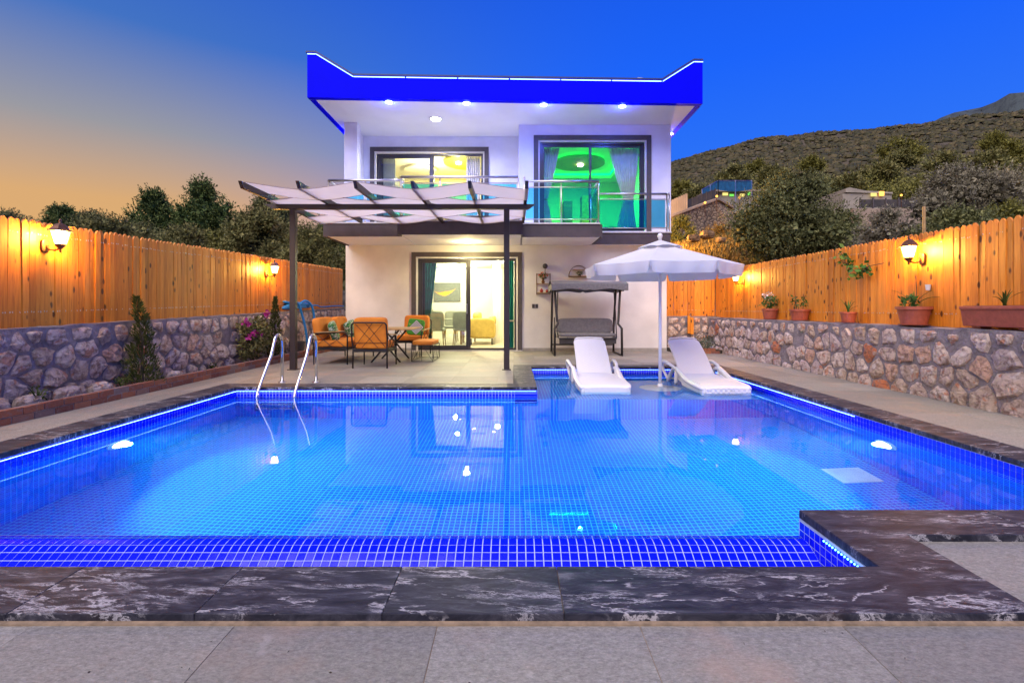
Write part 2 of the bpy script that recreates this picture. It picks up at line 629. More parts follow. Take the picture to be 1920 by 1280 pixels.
def mat_painting():
    m, t, b = new_mat('painting')
    tcn = N(t, 'ShaderNodeTexCoord')
    s = N(t, 'ShaderNodeSeparateXYZ')
    link(t, tcn.outputs['Generated'], s.inputs[0])
    x, z = s.outputs[0], s.outputs[2]
    curve = math_node(t, 'MULTIPLY', math_node(t, 'POWER', math_node(t, 'SUBTRACT', x, .34), 2.0), 1.25)
    d = math_node(t, 'ABSOLUTE', math_node(t, 'SUBTRACT', z, math_node(t, 'ADD', curve, .40)))
    wd = math_node(t, 'SUBTRACT', .16, math_node(t, 'MULTIPLY', math_node(t, 'ABSOLUTE', math_node(t, 'SUBTRACT', x, .42)), .33))
    nn = noise(t, tcn.outputs['Generated'], 12, 4)
    f = maprange(t, math_node(t, 'SUBTRACT', wd, math_node(t, 'ADD', d, math_node(t, 'MULTIPLY', nn, .06))), -.03, .03)
    base = ramp(t, nn, [(.3, (.10, .11, .10)), (.7, (.17, .18, .16))]).outputs[0]
    link(t, mixc(t, f, base, (.85, .38, .02)), b.inputs['Base Color'])
    b.inputs['Roughness'].default_value = .7


mat_painting()


def mat_farwall():
    m, t, b = new_mat('far_stonework')
    v = N(t, 'ShaderNodeTexVoronoi', feature='DISTANCE_TO_EDGE')
    v.inputs['Scale'].default_value = 4.2
    p = position(t, (1, 1, 1.3))
    link(t, p, v.inputs['Vector'])
    n = noise(t, p, 2.5, 4)
    base = ramp(t, n, [(.3, (.26, .17, .09)), (.7, (.44, .32, .19))]).outputs[0]
    f = maprange(t, v.outputs['Distance'], .03, .10)
    link(t, mixc(t, f, (.10, .065, .04), base), b.inputs['Base Color'])
    b.inputs['Roughness'].default_value = .85
    bump(t, b, v.outputs['Distance'], 1.0, .08)


mat_farwall()

# ------------------------------------------------------------------ object helpers


def tag(o, label=None, cat=None, group=None, kind=None):
    if label:
        o['label'] = label
    if cat:
        o['category'] = cat
    if group:
        o['group'] = group
    if kind:
        o['kind'] = kind
    return o


def thing(name, label, cat, loc=(0, 0, 0), group=None):
    o = bpy.data.objects.new(name, None)
    COL.objects.link(o)
    o.location = loc
    o.empty_display_size = .1
    return tag(o, label, cat, group)


def struct(name, kind='structure', loc=(0, 0, 0)):
    o = bpy.data.objects.new(name, None)
    COL.objects.link(o)
    o.location = loc
    o['kind'] = kind
    return o


def wloc(o):
    v = Vector((0, 0, 0))
    while o is not None:
        v += o.location
        o = o.parent
    return v


class MB:
    def __init__(s):
        s.v, s.f = [], []

    def poly(s, pts, faces):
        n = len(s.v)
        s.v += [tuple(p) for p in pts]
        s.f += [tuple(i + n for i in f) for f in faces]
        return s

    def box(s, x0, x1, y0, y1, z0, z1):
        return s.poly([(x0, y0, z0), (x1, y0, z0), (x1, y1, z0), (x0, y1, z0), (x0, y0, z1), (x1, y0, z1), (x1, y1, z1), (x0, y1, z1)],
                      [(0, 3, 2, 1), (4, 5, 6, 7), (0, 1, 5, 4), (1, 2, 6, 5), (2, 3, 7, 6), (3, 0, 4, 7)])

    def bar(s, a, b, w, h, up=(0, 0, 1)):
        a, b = Vector(a), Vector(b)
        d = (b - a).normalized()
        u = Vector(up)
        sd = d.cross(u)
        if sd.length < 1e-4:
            sd = d.cross(Vector((0, 1, 0)))
        sd.normalize()
        u = sd.cross(d).normalized()
        P = []
        for q in (a, b):
            for i, j in ((-1, -1), (1, -1), (1, 1), (-1, 1)):
                P.append(q + sd * (i * w / 2) + u * (j * h / 2))
        return s.poly(P, [(0, 1, 2, 3), (7, 6, 5, 4), (0, 4, 5, 1), (1, 5, 6, 2), (2, 6, 7, 3), (3, 7, 4, 0)])

    def tube(s, pts, r, n=8, closed=False):
        pts = [Vector(p) for p in pts]
        m = len(pts)
        rr = r if isinstance(r, (list, tuple)) else [r] * m
        P, Fc = [], []
        prev = None
        for i, p in enumerate(pts):
            if closed:
                d = pts[(i + 1) % m] - pts[i - 1]
            else:
                d = pts[min(i + 1, m - 1)] - pts[max(i - 1, 0)]
            d.normalize()
            if prev is None:
                prev = d.cross(Vector((0, 0, 1)))
                if prev.length < 1e-3:
                    prev = d.cross(Vector((0, 1, 0)))
            prev = (prev - d * prev.dot(d)).normalized()
            q = d.cross(prev)
            for k in range(n):
                a = 2 * math.pi * k / n
                P.append(p + (prev * math.cos(a) + q * math.sin(a)) * rr[i])
        for i in range(m if closed else m - 1):
            j = (i + 1) % m
            for k in range(n):
                l = (k + 1) % n
                Fc.append((i * n + k, i * n + l, j * n + l, j * n + k))
        if not closed:
            Fc.append(tuple(range(n - 1, -1, -1)))
            Fc.append(tuple((m - 1) * n + k for k in range(n)))
        return s.poly(P, Fc)

    def lathe(s, prof, c=(0, 0, 0), n=20, caps=True):
        P, Fc = [], []
        for r, z in prof:
            for k in range(n):
                a = 2 * math.pi * k / n
                P.append((c[0] + r * math.cos(a), c[1] + r * math.sin(a), c[2] + z))
        for i in range(len(prof) - 1):
            for k in range(n):
                l = (k + 1) % n
                Fc.append((i * n + k, i * n + l, (i + 1) * n + l, (i + 1) * n + k))
        if caps:
            Fc.append(tuple(range(n - 1, -1, -1)))
            Fc.append(tuple((len(prof) - 1) * n + k for k in range(n)))
        return s.poly(P, Fc)

    def prism(s, pts, axis, a, b):
        """extrude a 2-D outline along an axis; pts are the other two coordinates in order"""
        n = len(pts)

        def mk(u, v, w):
            return {'x': (w, u, v), 'y': (u, w, v), 'z': (u, v, w)}[axis]
        P = [mk(u, v, a) for u, v in pts] + [mk(u, v, b) for u, v in pts]
        Fc = [tuple(range(n)), tuple(range(2 * n - 1, n - 1, -1))] + [(i, i + n, (i + 1) % n + n, (i + 1) % n) for i in range(n)]
        return s.poly(P, Fc)

    def super(s, c, size, e=3.5, n=8, rot=None, bulge=0):
        """soft rounded block (cushions)"""
        P, Fc, ix = [], [], {}
        M = rot.to_matrix() if rot is not None else None

        def vid(i, j, k):
            key = (i, j, k)
            if key in ix:
                return ix[key]
            p = np.array([2 * i / n - 1, 2 * j / n - 1, 2 * k / n - 1])
            q = np.sign(p) * np.sin(np.abs(p) * math.pi / 2)
            L = (np.abs(q) ** e).sum() ** (1 / e)
            q = q / L
            mxx = np.abs(q).max()
            q = q if mxx == 0 else q
            v = Vector((q[0] * size[0] / 2, q[1] * size[1] / 2, q[2] * size[2] / 2))
            if M is not None:
                v = M @ v
            P.append(v + Vector(c))
            ix[key] = len(P) - 1
            return ix[key]
        for a in range(n):
            for b in range(n):
                Fc.append((vid(a, b, 0), vid(a, b + 1, 0), vid(a + 1, b + 1, 0), vid(a + 1, b, 0)))
                Fc.append((vid(a, b, n), vid(a + 1, b, n), vid(a + 1, b + 1, n), vid(a, b + 1, n)))
                Fc.append((vid(a, 0, b), vid(a + 1, 0, b), vid(a + 1, 0, b + 1), vid(a, 0, b + 1)))
                Fc.append((vid(a, n, b), vid(a, n, b + 1), vid(a + 1, n, b + 1), vid(a + 1, n, b)))
                Fc.append((vid(0, a, b), vid(0, a, b + 1), vid(0, a + 1, b + 1), vid(0, a + 1, b)))
                Fc.append((vid(n, a, b), vid(n, a + 1, b), vid(n, a + 1, b + 1), vid(n, a, b + 1)))
        return s.poly(P, Fc)

    def gridwall(s, xs, zs, solid, y0, y1):
        """wall of cells with openings, one connected shell"""
        P, Fc, ix = [], [], {}

        def v(i, k, y):
            key = (i, k, y)
            if key not in ix:
                ix[key] = len(P)
                P.append((xs[i], y0 if y == 0 else y1, zs[k]))
            return ix[key]
        nx, nz = len(xs) - 1, len(zs) - 1
        ok = lambda i, k: 0 <= i < nx and 0 <= k < nz and solid(i, k)
        for i in range(nx):
            for k in range(nz):
                if not ok(i, k):
                    continue
                Fc.append((v(i, k, 0), v(i + 1, k, 0), v(i + 1, k + 1, 0), v(i, k + 1, 0)))
                Fc.append((v(i, k, 1), v(i, k + 1, 1), v(i + 1, k + 1, 1), v(i + 1, k, 1)))
                if not ok(i - 1, k):
                    Fc.append((v(i, k, 0), v(i, k + 1, 0), v(i, k + 1, 1), v(i, k, 1)))
                if not ok(i + 1, k):
                    Fc.append((v(i + 1, k, 0), v(i + 1, k, 1), v(i + 1, k + 1, 1), v(i + 1, k + 1, 0)))
                if not ok(i, k - 1):
                    Fc.append((v(i, k, 0), v(i, k, 1), v(i + 1, k, 1), v(i + 1, k, 0)))
                if not ok(i, k + 1):
                    Fc.append((v(i, k + 1, 0), v(i + 1, k + 1, 0), v(i + 1, k + 1, 1), v(i, k + 1, 1)))
        return s.poly(P, Fc)

    def mesh(s, name, mat, smooth=False, off=Vector((0, 0, 0))):
        me = bpy.data.meshes.new(name)
        if off.length > 0:
            vs = [(v[0] - off.x, v[1] - off.y, v[2] - off.z) for v in s.v]
        else:
            vs = s.v
        me.from_pydata(vs, [], s.f)
        b_ = bmesh.new()
        b_.from_mesh(me)
        bmesh.ops.recalc_face_normals(b_, faces=b_.faces)
        b_.to_mesh(me)
        b_.free()
        me.materials.append(MATS[mat])
        if smooth:
            me.polygons.foreach_set('use_smooth', [True] * len(me.polygons))
        me.update()
        return me

    def build(s, name, mat, parent=None, smooth=False, bevel=0, local=False, label=None, seg=2):
        off = wloc(parent) if (parent is not None and not local) else Vector((0, 0, 0))
        o = bpy.data.objects.new(name, s.mesh(name, mat, smooth, off))
        COL.objects.link(o)
        o.parent = parent
        if bevel:
            md = o.modifiers.new('bevel', 'BEVEL')
            md.width = bevel
            md.segments = seg
            md.limit_method = 'ANGLE'
        if label:
            o['label'] = label
        return o


def autosmooth(o, ang=40):
    me = o.data
    me.polygons.foreach_set('use_smooth', [True] * len(me.polygons))
    try:
        me.set_sharp_from_angle(angle=R(ang))
    except Exception:
        pass
    return o


def arrays(name, V, Fq, mat, parent=None, off=None):
    """quads from numpy arrays"""
    me = bpy.data.meshes.new(name)
    V = np.asarray(V, dtype=np.float32)
    if off is not None:
        V = V - np.array(off, dtype=np.float32)
    Fq = np.asarray(Fq, dtype=np.int32)
    k = Fq.shape[1]
    me.vertices.add(len(V))
    me.vertices.foreach_set('co', V.ravel())
    me.loops.add(Fq.size)
    me.loops.foreach_set('vertex_index', Fq.ravel())
    me.polygons.add(len(Fq))
    me.polygons.foreach_set('loop_start', np.arange(0, Fq.size, k, dtype=np.int32))
    me.materials.append(MATS[mat])
    me.update(calc_edges=True)
    me.validate()
    o = bpy.data.objects.new(name, me)
    COL.objects.link(o)
    o.parent = parent
    return o


def copy_tree(o, parent=None):
    c = o.copy()
    COL.objects.link(c)
    c.parent = parent
    for ch in list(o.children):
        copy_tree(ch, c)
    return c


def light(name, kind, loc, energy, color, parent=None, size=.05, rot=None, spot=None, blend=.3, sy=None):
    d = bpy.data.lights.new(name, kind)
    d.energy = energy
    d.color = color
    if kind == 'AREA':
        d.size = size
        if sy:
            d.shape = 'RECTANGLE'
            d.size_y = sy
    else:
        d.shadow_soft_size = size
    if kind == 'SPOT':
        d.spot_size = spot
        d.spot_blend = blend
    o = bpy.data.objects.new(name, d)
    COL.objects.link(o)
    o.location = Vector(loc) - (wloc(parent) if parent else Vector((0, 0, 0)))
    if rot:
        o.rotation_euler = rot
    o.parent = parent
    return o


def P(px, py, D):
    """point on the sight line of a photograph pixel at distance D into the scene"""
    return Vector(((px - 965) * D / F, D, H - (py - 579) * D / F))

# ================================================================== GROUND, TERRAIN


def ridge(u):
    return np.interp(u, [-2, -.9, -.3, .05, .22, .315, .468, .683, .887, 1.027, 1.5, 3],
                     [.05, .06, .075, .10, .24, .295, .332, .358, .378, .392, .45, .5])


def height(x, y):
    x = np.asarray(x, float)
    y = np.asarray(y, float)
    D = np.maximum(y, np.abs(x) * .55)
    u = x / np.maximum(D, 1)
    s = np.interp(D, [13.5, 16, 20, 24, 28, 45, 70, 120, 220, 300, 450], [.0, .13, .36, .46, .49, .56, .67, .84, 1, .93, .6])
    z = .75 + (H - .75 + ridge(u) * D) * s
    z += np.sin(x * .21 + y * .13) * np.interp(D, [20, 60, 200], [0, .3, .7]) + np.sin(x * .067 - y * .09 + 1) * np.interp(D, [20, 60, 200], [0, .4, .8])
    return z


def build_terrain():
    g = MB().box(-2500, 2500, -2500, 2500, -2.2, -2.0).build('ground', 'hillside')
    g['kind'] = 'structure'
    t = np.linspace(-1, 1, 141)
    xs = np.sinh(t * 4.6) / math.sinh(4.6) * 700
    xs = np.sort(np.concatenate([xs[np.abs(xs) > 5.6], [-5.32, 5.32]]))
    ys = np.concatenate([np.linspace(-20, 20, 21), 20 + (np.linspace(0, 1, 100)[1:] ** 2.2) * 480])
    X, Y = np.meshgrid(xs, ys)
    Z = height(X, Y)
    V = np.stack([X.ravel(), Y.ravel(), Z.ravel()], 1)
    nx = len(xs)
    q = []
    for j in range(len(ys) - 1):
        for i in range(nx - 1):
            cx, cyy = (xs[i] + xs[i + 1]) / 2, (ys[j] + ys[j + 1]) / 2
            if abs(cx) < 5.32 and cyy < 21:
                continue
            q.append((j * nx + i, j * nx + i + 1, (j + 1) * nx + i + 1, (j + 1) * nx + i))
    o = arrays('hill', V, q, 'hillside')
    o.data.polygons.foreach_set('use_smooth', [True] * len(o.data.polygons))
    o['kind'] = 'structure'
    # distant mountain shoulder above the hill
    P2, q = [], []
    us = np.linspace(.55, 2.2, 60)
    for i, u in enumerate(us):
        top = np.interp(u, [.55, .7, .887, .96, 1.0, 1.03, 1.3, 2.2], [.25, .33, .395, .415, .432, .440, .50, .52]) + .004 * math.sin(i * 1.7) + .002 * math.sin(i * 4.1)
        for k, fr in enumerate((0, .5, 1.0)):
            D = 560 + 160 * fr + 22 * math.sin(i * .9 + k)
            P2.append((u * D, D, D * top * (.3 + .7 * fr)))
        P2.append((u * 1000, 1000, 0))
    for i in range(len(us) - 1):
        for k in range(3):
            a = i * 4 + k
            q.append((a, a + 4, a + 5, a + 1))
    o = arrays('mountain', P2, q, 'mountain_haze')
    o['kind'] = 'structure'


build_terrain()

# ================================================================== TERRACE
TX0, TP = -.254 - .665 * 8, .665


def build_terrace():
    root = struct('terrace')
    regs = [(-4.55, 4.86, -.35, 1.645), (1.762, 4.86, 1.645, 2.22), (3.69, 4.86, 2.22, 12.25), (-4.55, -3.92, 1.645, 12.25),
            (-3.92, -.02, 6.72, 12.25), (-.02, 3.69, 8.96, 12.25)]
    mb = MB()
    for (x0, x1, y0, y1) in regs:
        mb.box(x0 + .0005, x1 - .0005, y0 + .0005, y1 - .0005, -.3, .0078)
    o = mb.build('paving_bed', 'grout_tan', root)
    o['kind'] = 'stuff'
    cache = {}
    g = .0014
    for (rx0, rx1, ry0, ry1) in regs:
        for i in range(24):
            for j in range(22):
                a, b = TX0 + i * TP, TX0 + (i + 1) * TP
                c, d = -.35 + j * TP, -.35 + (j + 1) * TP
                x0, x1, y0, y1 = max(a, rx0), min(b, rx1), max(c, ry0), min(d, ry1)
                if x1 - x0 < .02 or y1 - y0 < .02:
                    continue
                w, h = round(x1 - x0 - 2 * g, 4), round(y1 - y0 - 2 * g, 4)
                if (w, h) not in cache:
                    cache[(w, h)] = MB().box(-w / 2, w / 2, -h / 2, h / 2, -.012, 0).mesh('tile', 'deck_tile')
                t = bpy.data.objects.new('tile', cache[(w, h)])
                COL.objects.link(t)
                t.parent = root
                t.location = ((x0 + x1) / 2, (y0 + y1) / 2, .010 + random.uniform(-.0006, .0006))


build_terrace()

# ================================================================== POOL
PITCH = .0417
WL = -.082


def build_pool():
    root = struct('swimming_pool')
    zb = -1.33

    def wall(name, x0, x1, y0, y1, z0, z1, m):
        return MB().box(x0, x1, y0, y1, z0, z1).build(name, m, root)
    band = -.2085
    # upper band (dark mosaic) and wall below it
    for (x0, x1, y0, y1, ax, lo) in ((-3.9, -3.6, 1.97, 6.7, 'y', zb), (-3.6, .0, 6.41, 6.7, 'x', zb), (.0, .29, 6.41, 8.94, 'y', -.5), (.29, 3.37, 8.65, 8.94, 'x', -.5),
                                     (3.37, 3.67, 2.22, 8.94, 'y', zb), (1.757, 3.37, 2.22, 2.5, 'x', zb)):
        wall('mosaic_band', x0, x1, y0, y1, band, -.002, 'mosaic_band_' + ax)
        wall('pool_wall', x0, x1, y0, y1, lo, band, 'mosaic_wall_' + ax)
    # corner piece, face of the block towards the gutter
    wall('block_wall', 1.4305, 1.755, 1.96, 2.495, -.45, -.003, 'grout_blue')
    wall('step_wall', .0, 3.37, 6.41, 6.60, zb, -.284, 'mosaic_wall_x')
    wall('shallow_floor', .29, 3.37, 6.42, 8.65, -.30, -.28, 'mosaic_floor')
    wall('shallow_bed', .0, 3.37, 6.60, 8.65, -.6, -.302, 'mosaic_floor')
    wall('pool_floor', -3.9, 3.67, 2.3, 6.6, zb - .1, zb, 'mosaic_floor')
    # overflow rim: section in (y, z)
    prof = [(2.52, -1.33), (2.52, -.155), (2.513, -.120), (2.495, -.098), (2.465, -.088), (2.425, -.089), (2.390, -.099), (2.355, -.119), (2.20, -.214), (2.10, -.30), (2.10, -.45), (2.3, -.45), (2.3, -1.33)]
    MB().prism(prof, 'x', -3.6, 1.43).build('overflow_rim', 'grout_blue', root)
    wall('gutter_floor', -3.6, 1.43, 1.97, 2.10, -.46, -.42, 'mosaic_floor')
    wall('gutter_wall', -3.6, 1.43, 1.90, 1.97, -.46, -.002, 'mosaic_band_x')
    # tiles along the rim, walking down the curve
    crest = [(2.515, -.128), (2.495, -.098), (2.465, -.088), (2.425, -.089), (2.390, -.099), (2.355, -.119), (2.20, -.214), (2.12, -.283)]
    seg = []
    for a, b in zip(crest[:-1], crest[1:]):
        L = math.dist(a, b)
        seg.append((a, b, L))

    def at(s):
        for a, b, L in seg:
            if s <= L:
                f = s / L
                return (a[0] + (b[0] - a[0]) * f, a[1] + (b[1] - a[1]) * f)
            s -= L
        return crest[-1]
    rows = []
    s = .004
    while s + PITCH < sum(q[2] for q in seg):
        p0, p1 = at(s), at(s + PITCH)
        rows.append((p0, p1))
        s += PITCH
    tw = PITCH - .0048
    tm = MB().box(-tw / 2, tw / 2, -tw / 2, tw / 2, -.004, .0025).mesh('tile', 'glass_tile')
    cnt = 0
    rest = MB()
    order = sorted(range(len(rows)), key=lambda r: abs(r - 3.6))
    n = int((1.43 + 3.6) / PITCH)
    for r in order:
        (y0, z0), (y1, z1) = rows[r]
        ang = math.atan2(z1 - z0, y1 - y0)
        # tile lies along the chord, facing up
        cx = 1.43 - PITCH / 2 - .001
        for i in range(n):
            x = cx - i * PITCH
            yc, zc = (y0 + y1) / 2, (z0 + z1) / 2
            rx = ang + math.pi
            if abs(x / yc) < 1.1 and cnt < 290 and r in order[:4]:
                o = bpy.data.objects.new('tile', tm)
                COL.objects.link(o)
                o.parent = root
                o.location = (x, yc, zc + .001)
                o.rotation_euler = (rx + random.uniform(-.012, .012), random.uniform(-.012, .012), 0)
                cnt += 1
            else:
                M = Euler((rx, 0, 0)).to_matrix()
                b = MB().box(-tw / 2, tw / 2, -tw / 2, tw / 2, -.004, .0025)
                rest.poly([M @ Vector(v) + Vector((x, yc, zc + .001)) for v in b.v], b.f)
    # raised tiles on the block's gutter face and the band of the side walls
    for k in range(8):
        for j in range(int(.80 / PITCH)):
            y = 2.49 - (j + .5) * PITCH
            z = -.012 - (k + .5) * PITCH
            if y < 1.97:
                continue
            rest.box(1.4292, 1.431, y - tw / 2, y + tw / 2, z - tw / 2, z + tw / 2)
    for k in range(2):
        z = -.004 - (k + .5) * PITCH
        for j in range(int((8.65 - 2.5) / PITCH)):
            y = 2.5 + (j + .5) * PITCH
            rest.box(3.3675, 3.371, y - tw / 2, y + tw / 2, z - tw / 2, z + tw / 2)
            if y < 6.41:
                rest.box(-3.601, -3.5975, y - tw / 2, y + tw / 2, z - tw / 2, z + tw / 2)
    o = rest.build('small_tiles', 'glass_tile', root)
    o['kind'] = 'stuff'
    # marble coping slabs, each a piece
    top = .04

    def slab(x0, x1, y0, y1):
        g = .0007
        o = MB().box(x0 + g, x1 - g, y0 + g, y1 - g, .0, top).build('marble_slab', 'coping_marble', root, bevel=.003)
        return o
    x = .164 + .63 * 2
    xs = [.164]
    q = .164 - .605
    while q > -3.9:
        xs.append(q)
        q -= .63 + random.uniform(-.02, .02)
    xs.append(-3.92)
    for a, b in zip(xs[1:], xs[:-1]):
        slab(a, b, 1.645, 1.95)
    MB().prism([(.1650, 1.6465), (1.7585, 1.6465), (1.7585, 2.2215), (2.36, 2.2215), (2.36, 2.4985), (1.4315, 2.4985), (1.4315, 1.9495), (.1650, 1.9495)], 'z', .0, top).build('marble_slab', 'coping_marble', root, bevel=.003)
    for a, b in ((2.362, 3.02), (3.02, 3.69)):
        slab(a, b, 2.22, 2.5)

    def run(x0, x1, y0, y1):
        if x1 - x0 > y1 - y0:
            n = max(1, round((x1 - x0) / .62))
            for i in range(n):
                slab(x0 + (x1 - x0) * i / n, x0 + (x1 - x0) * (i + 1) / n, y0, y1)
        else:
            n = max(1, round((y1 - y0) / .62))
            for i in range(n):
                slab(x0, x1, y0 + (y1 - y0) * i / n, y0 + (y1 - y0) * (i + 1) / n)
    run(-3.92, -3.6, 1.95, 6.41)
    run(-3.92, .29, 6.41, 6.72)
    run(-.02, .29, 6.72, 8.65)
    run(-.02, 3.69, 8.65, 8.96)
    run(3.37, 3.69, 2.5, 8.65)
    # light strips hung under the coping
    def strip(a, b, m='led_blue', r=.0024):
        MB().bar(a, b, r * 1.6, r).build('light_strip', m, root)
    strip((-3.588, 2.1, -.012), (-3.588, 6.39, -.012))
    strip((-3.59, 6.398, -.012), (.28, 6.398, -.012))
    strip((.302, 8.638, -.012), (3.36, 8.638, -.012))
    strip((3.358, 4.9, -.012), (3.358, 8.63, -.012))
    strip((-3.55, 1.985, -.03), (1.41, 1.985, -.03))
    for k in range(15):
        y = 1.985 + k * .0205
        MB().lathe([(.002, -.004), (.0045, 0), (.002, .004)], (1.416, y, -.012), 8).build('light_diode', 'led_dot', root)
    # caulk along the foot of the near coping
    MB().box(-3.92, 1.75, 1.66, 1.93, -.05, .034).build('joint_filler', 'grout_tan', root)
    MB().box(-3.92, 1.76, 1.628, 1.6455, .004, .016).build('caulk', 'grout_tan', root)
    # underwater lamps
    for sx in (-1, 1):
        x = -3.6 if sx < 0 else 3.37
        z = -.50
        M = Euler((0, R(90), 0)).to_matrix()
        mb = MB().lathe([(.13, -.012), (.13, .012), (.10, .022)], n=24)
        mb.v = [tuple(M @ Vector(v) * (1 if sx < 0 else -1) + Vector((x, 4.5, z))) for v in mb.v]
        mb.build('underwater_lamp', 'drain_white', root)
        mb = MB().lathe([(.095, .0), (.085, .03), (.04, .042)], n=24)
        mb.v = [tuple(M @ Vector(v) * (1 if sx < 0 else -1) + Vector((x, 4.5, z))) for v in mb.v]
        mb.build('lamp_lens', 'pool_lamp', root)
        light('underwater_light', 'SPOT', (x - sx * .06, 4.5, z), 340, (.24, .78, 1.0), root, size=.06,
              rot=Euler((0, R(90) * sx * 1.0, 0)), spot=R(132), blend=.75)
    # floor drain plate and inlets
    MB().box(2.85, 3.20, 4.30, 4.62, zb, zb + .012).build('drain_cover', 'drain_white', root)
    for (x, y) in ((-1.9, 3.6), (.1, 3.9), (1.9, 5.1), (-.15, 5.6)):
        MB().lathe([(.035, 0), (.035, .008), (.02, .012)], (x, y, zb), 16).build('floor_inlet', 'mosaic_floor', root)
    MB().lathe([(.04, 0), (.04, .01)], (.0, 0, 0), 16)
    # water
    pts = [(-3.605, 2.46), (1.435, 2.46), (1.435, 2.495), (3.375, 2.495), (3.375, 8.655), (.285, 8.655), (.285, 6.415), (-3.605, 6.415)]
    w = MB().prism(pts, 'z', -1.36, WL).build('water', 'pool_water')
    w['kind'] = 'structure'
    return root


build_pool()


def deck_litter():
    n = 34
    p = np.stack([RNG.uniform(-2.2, 2.4, n), RNG.uniform(1.36, 1.62, n), np.full(n, .0115)], 1)
    p[20:, 0] = RNG.uniform(-4.4, -3.95, n - 20)
    p[20:, 1] = RNG.uniform(4, 11, n - 20)
    ax = np.stack([RNG.normal(size=n), RNG.normal(size=n), np.full(n, .05)], 1)
    o = leafquads(None, 'leaf_litter', 'bark', p, .010, asp=.5, axis=ax)
    tag(o, 'tiny dry leaf fragments scattered on the paving', 'debris', kind='stuff')


# ================================================================== HOUSE
def frame_rect(mb, x0, x1, z0, z1, w, y0, y1, bottom=False, top=True):
    """connected rectangular frame (optionally without its bottom member)"""
    xs = [x0, x0 + w, x1 - w, x1]
    zs = [z0, z0 + w, z1 - w, z1] if bottom else [z0, z1 - w, z1]
    if bottom:
        mb.gridwall(xs, zs, lambda i, k: not (i == 1 and k == 1), y0, y1)
    else:
        mb.gridwall(xs, zs, lambda i, k: not (i == 1 and k == 0), y0, y1)
    return mb


def curtain(name, label, x0, x1, y, z0, z1, m, tie=None, n=44, folds=9, to=0.0):
    """hanging folds; tie=(height, factor) gathers the cloth sideways towards x0"""
    t = thing(name, label, 'curtain', (x0, y, z0))
    V, q = [], []
    rows = 20
    for j in range(rows + 1):
        z = z0 + (z1 - z0) * j / rows
        f = 1.0
        if tie:
            d = (z - tie[0]) / (z1 - tie[0]) if z > tie[0] else (tie[0] - z) / (tie[0] - z0) * .45
            f = tie[1] + (1 - tie[1]) * min(1, max(0, d)) ** .8
        for i in range(n + 1):
            u = i / n
            x = x0 + (x1 - x0) * u * f + to * (1 - f)
            V.append((x, y + .035 * math.sin(u * folds * 2 * math.pi) * (.6 + .4 * f), z))
    for j in range(rows):
        for i in range(n):
            a = j * (n + 1) + i
            q.append((a, a + 1, a + n + 2, a + n + 1))
    o = arrays('cloth', V, q, m, t, (x0, y, z0))
    o.data.polygons.foreach_set('use_smooth', [True] * len(o.data.polygons))
    MB().tube([(x0 - .02, y, z1 + .01), (x1 + .02, y, z1 + .01)], .01, 6).build('rod', 'brushed_steel', t)
    if tie:
        xm = x0 + (x1 - x0) * tie[1] * .5 + to * (1 - tie[1])
        MB().lathe([(abs(x1 - x0) * tie[1] * .5 + .012, -.02), (abs(x1 - x0) * tie[1] * .5 + .016, .02)], (xm, y, tie[0]), 12, caps=False).build('tie_band', 'chair_grey', t)
    return t


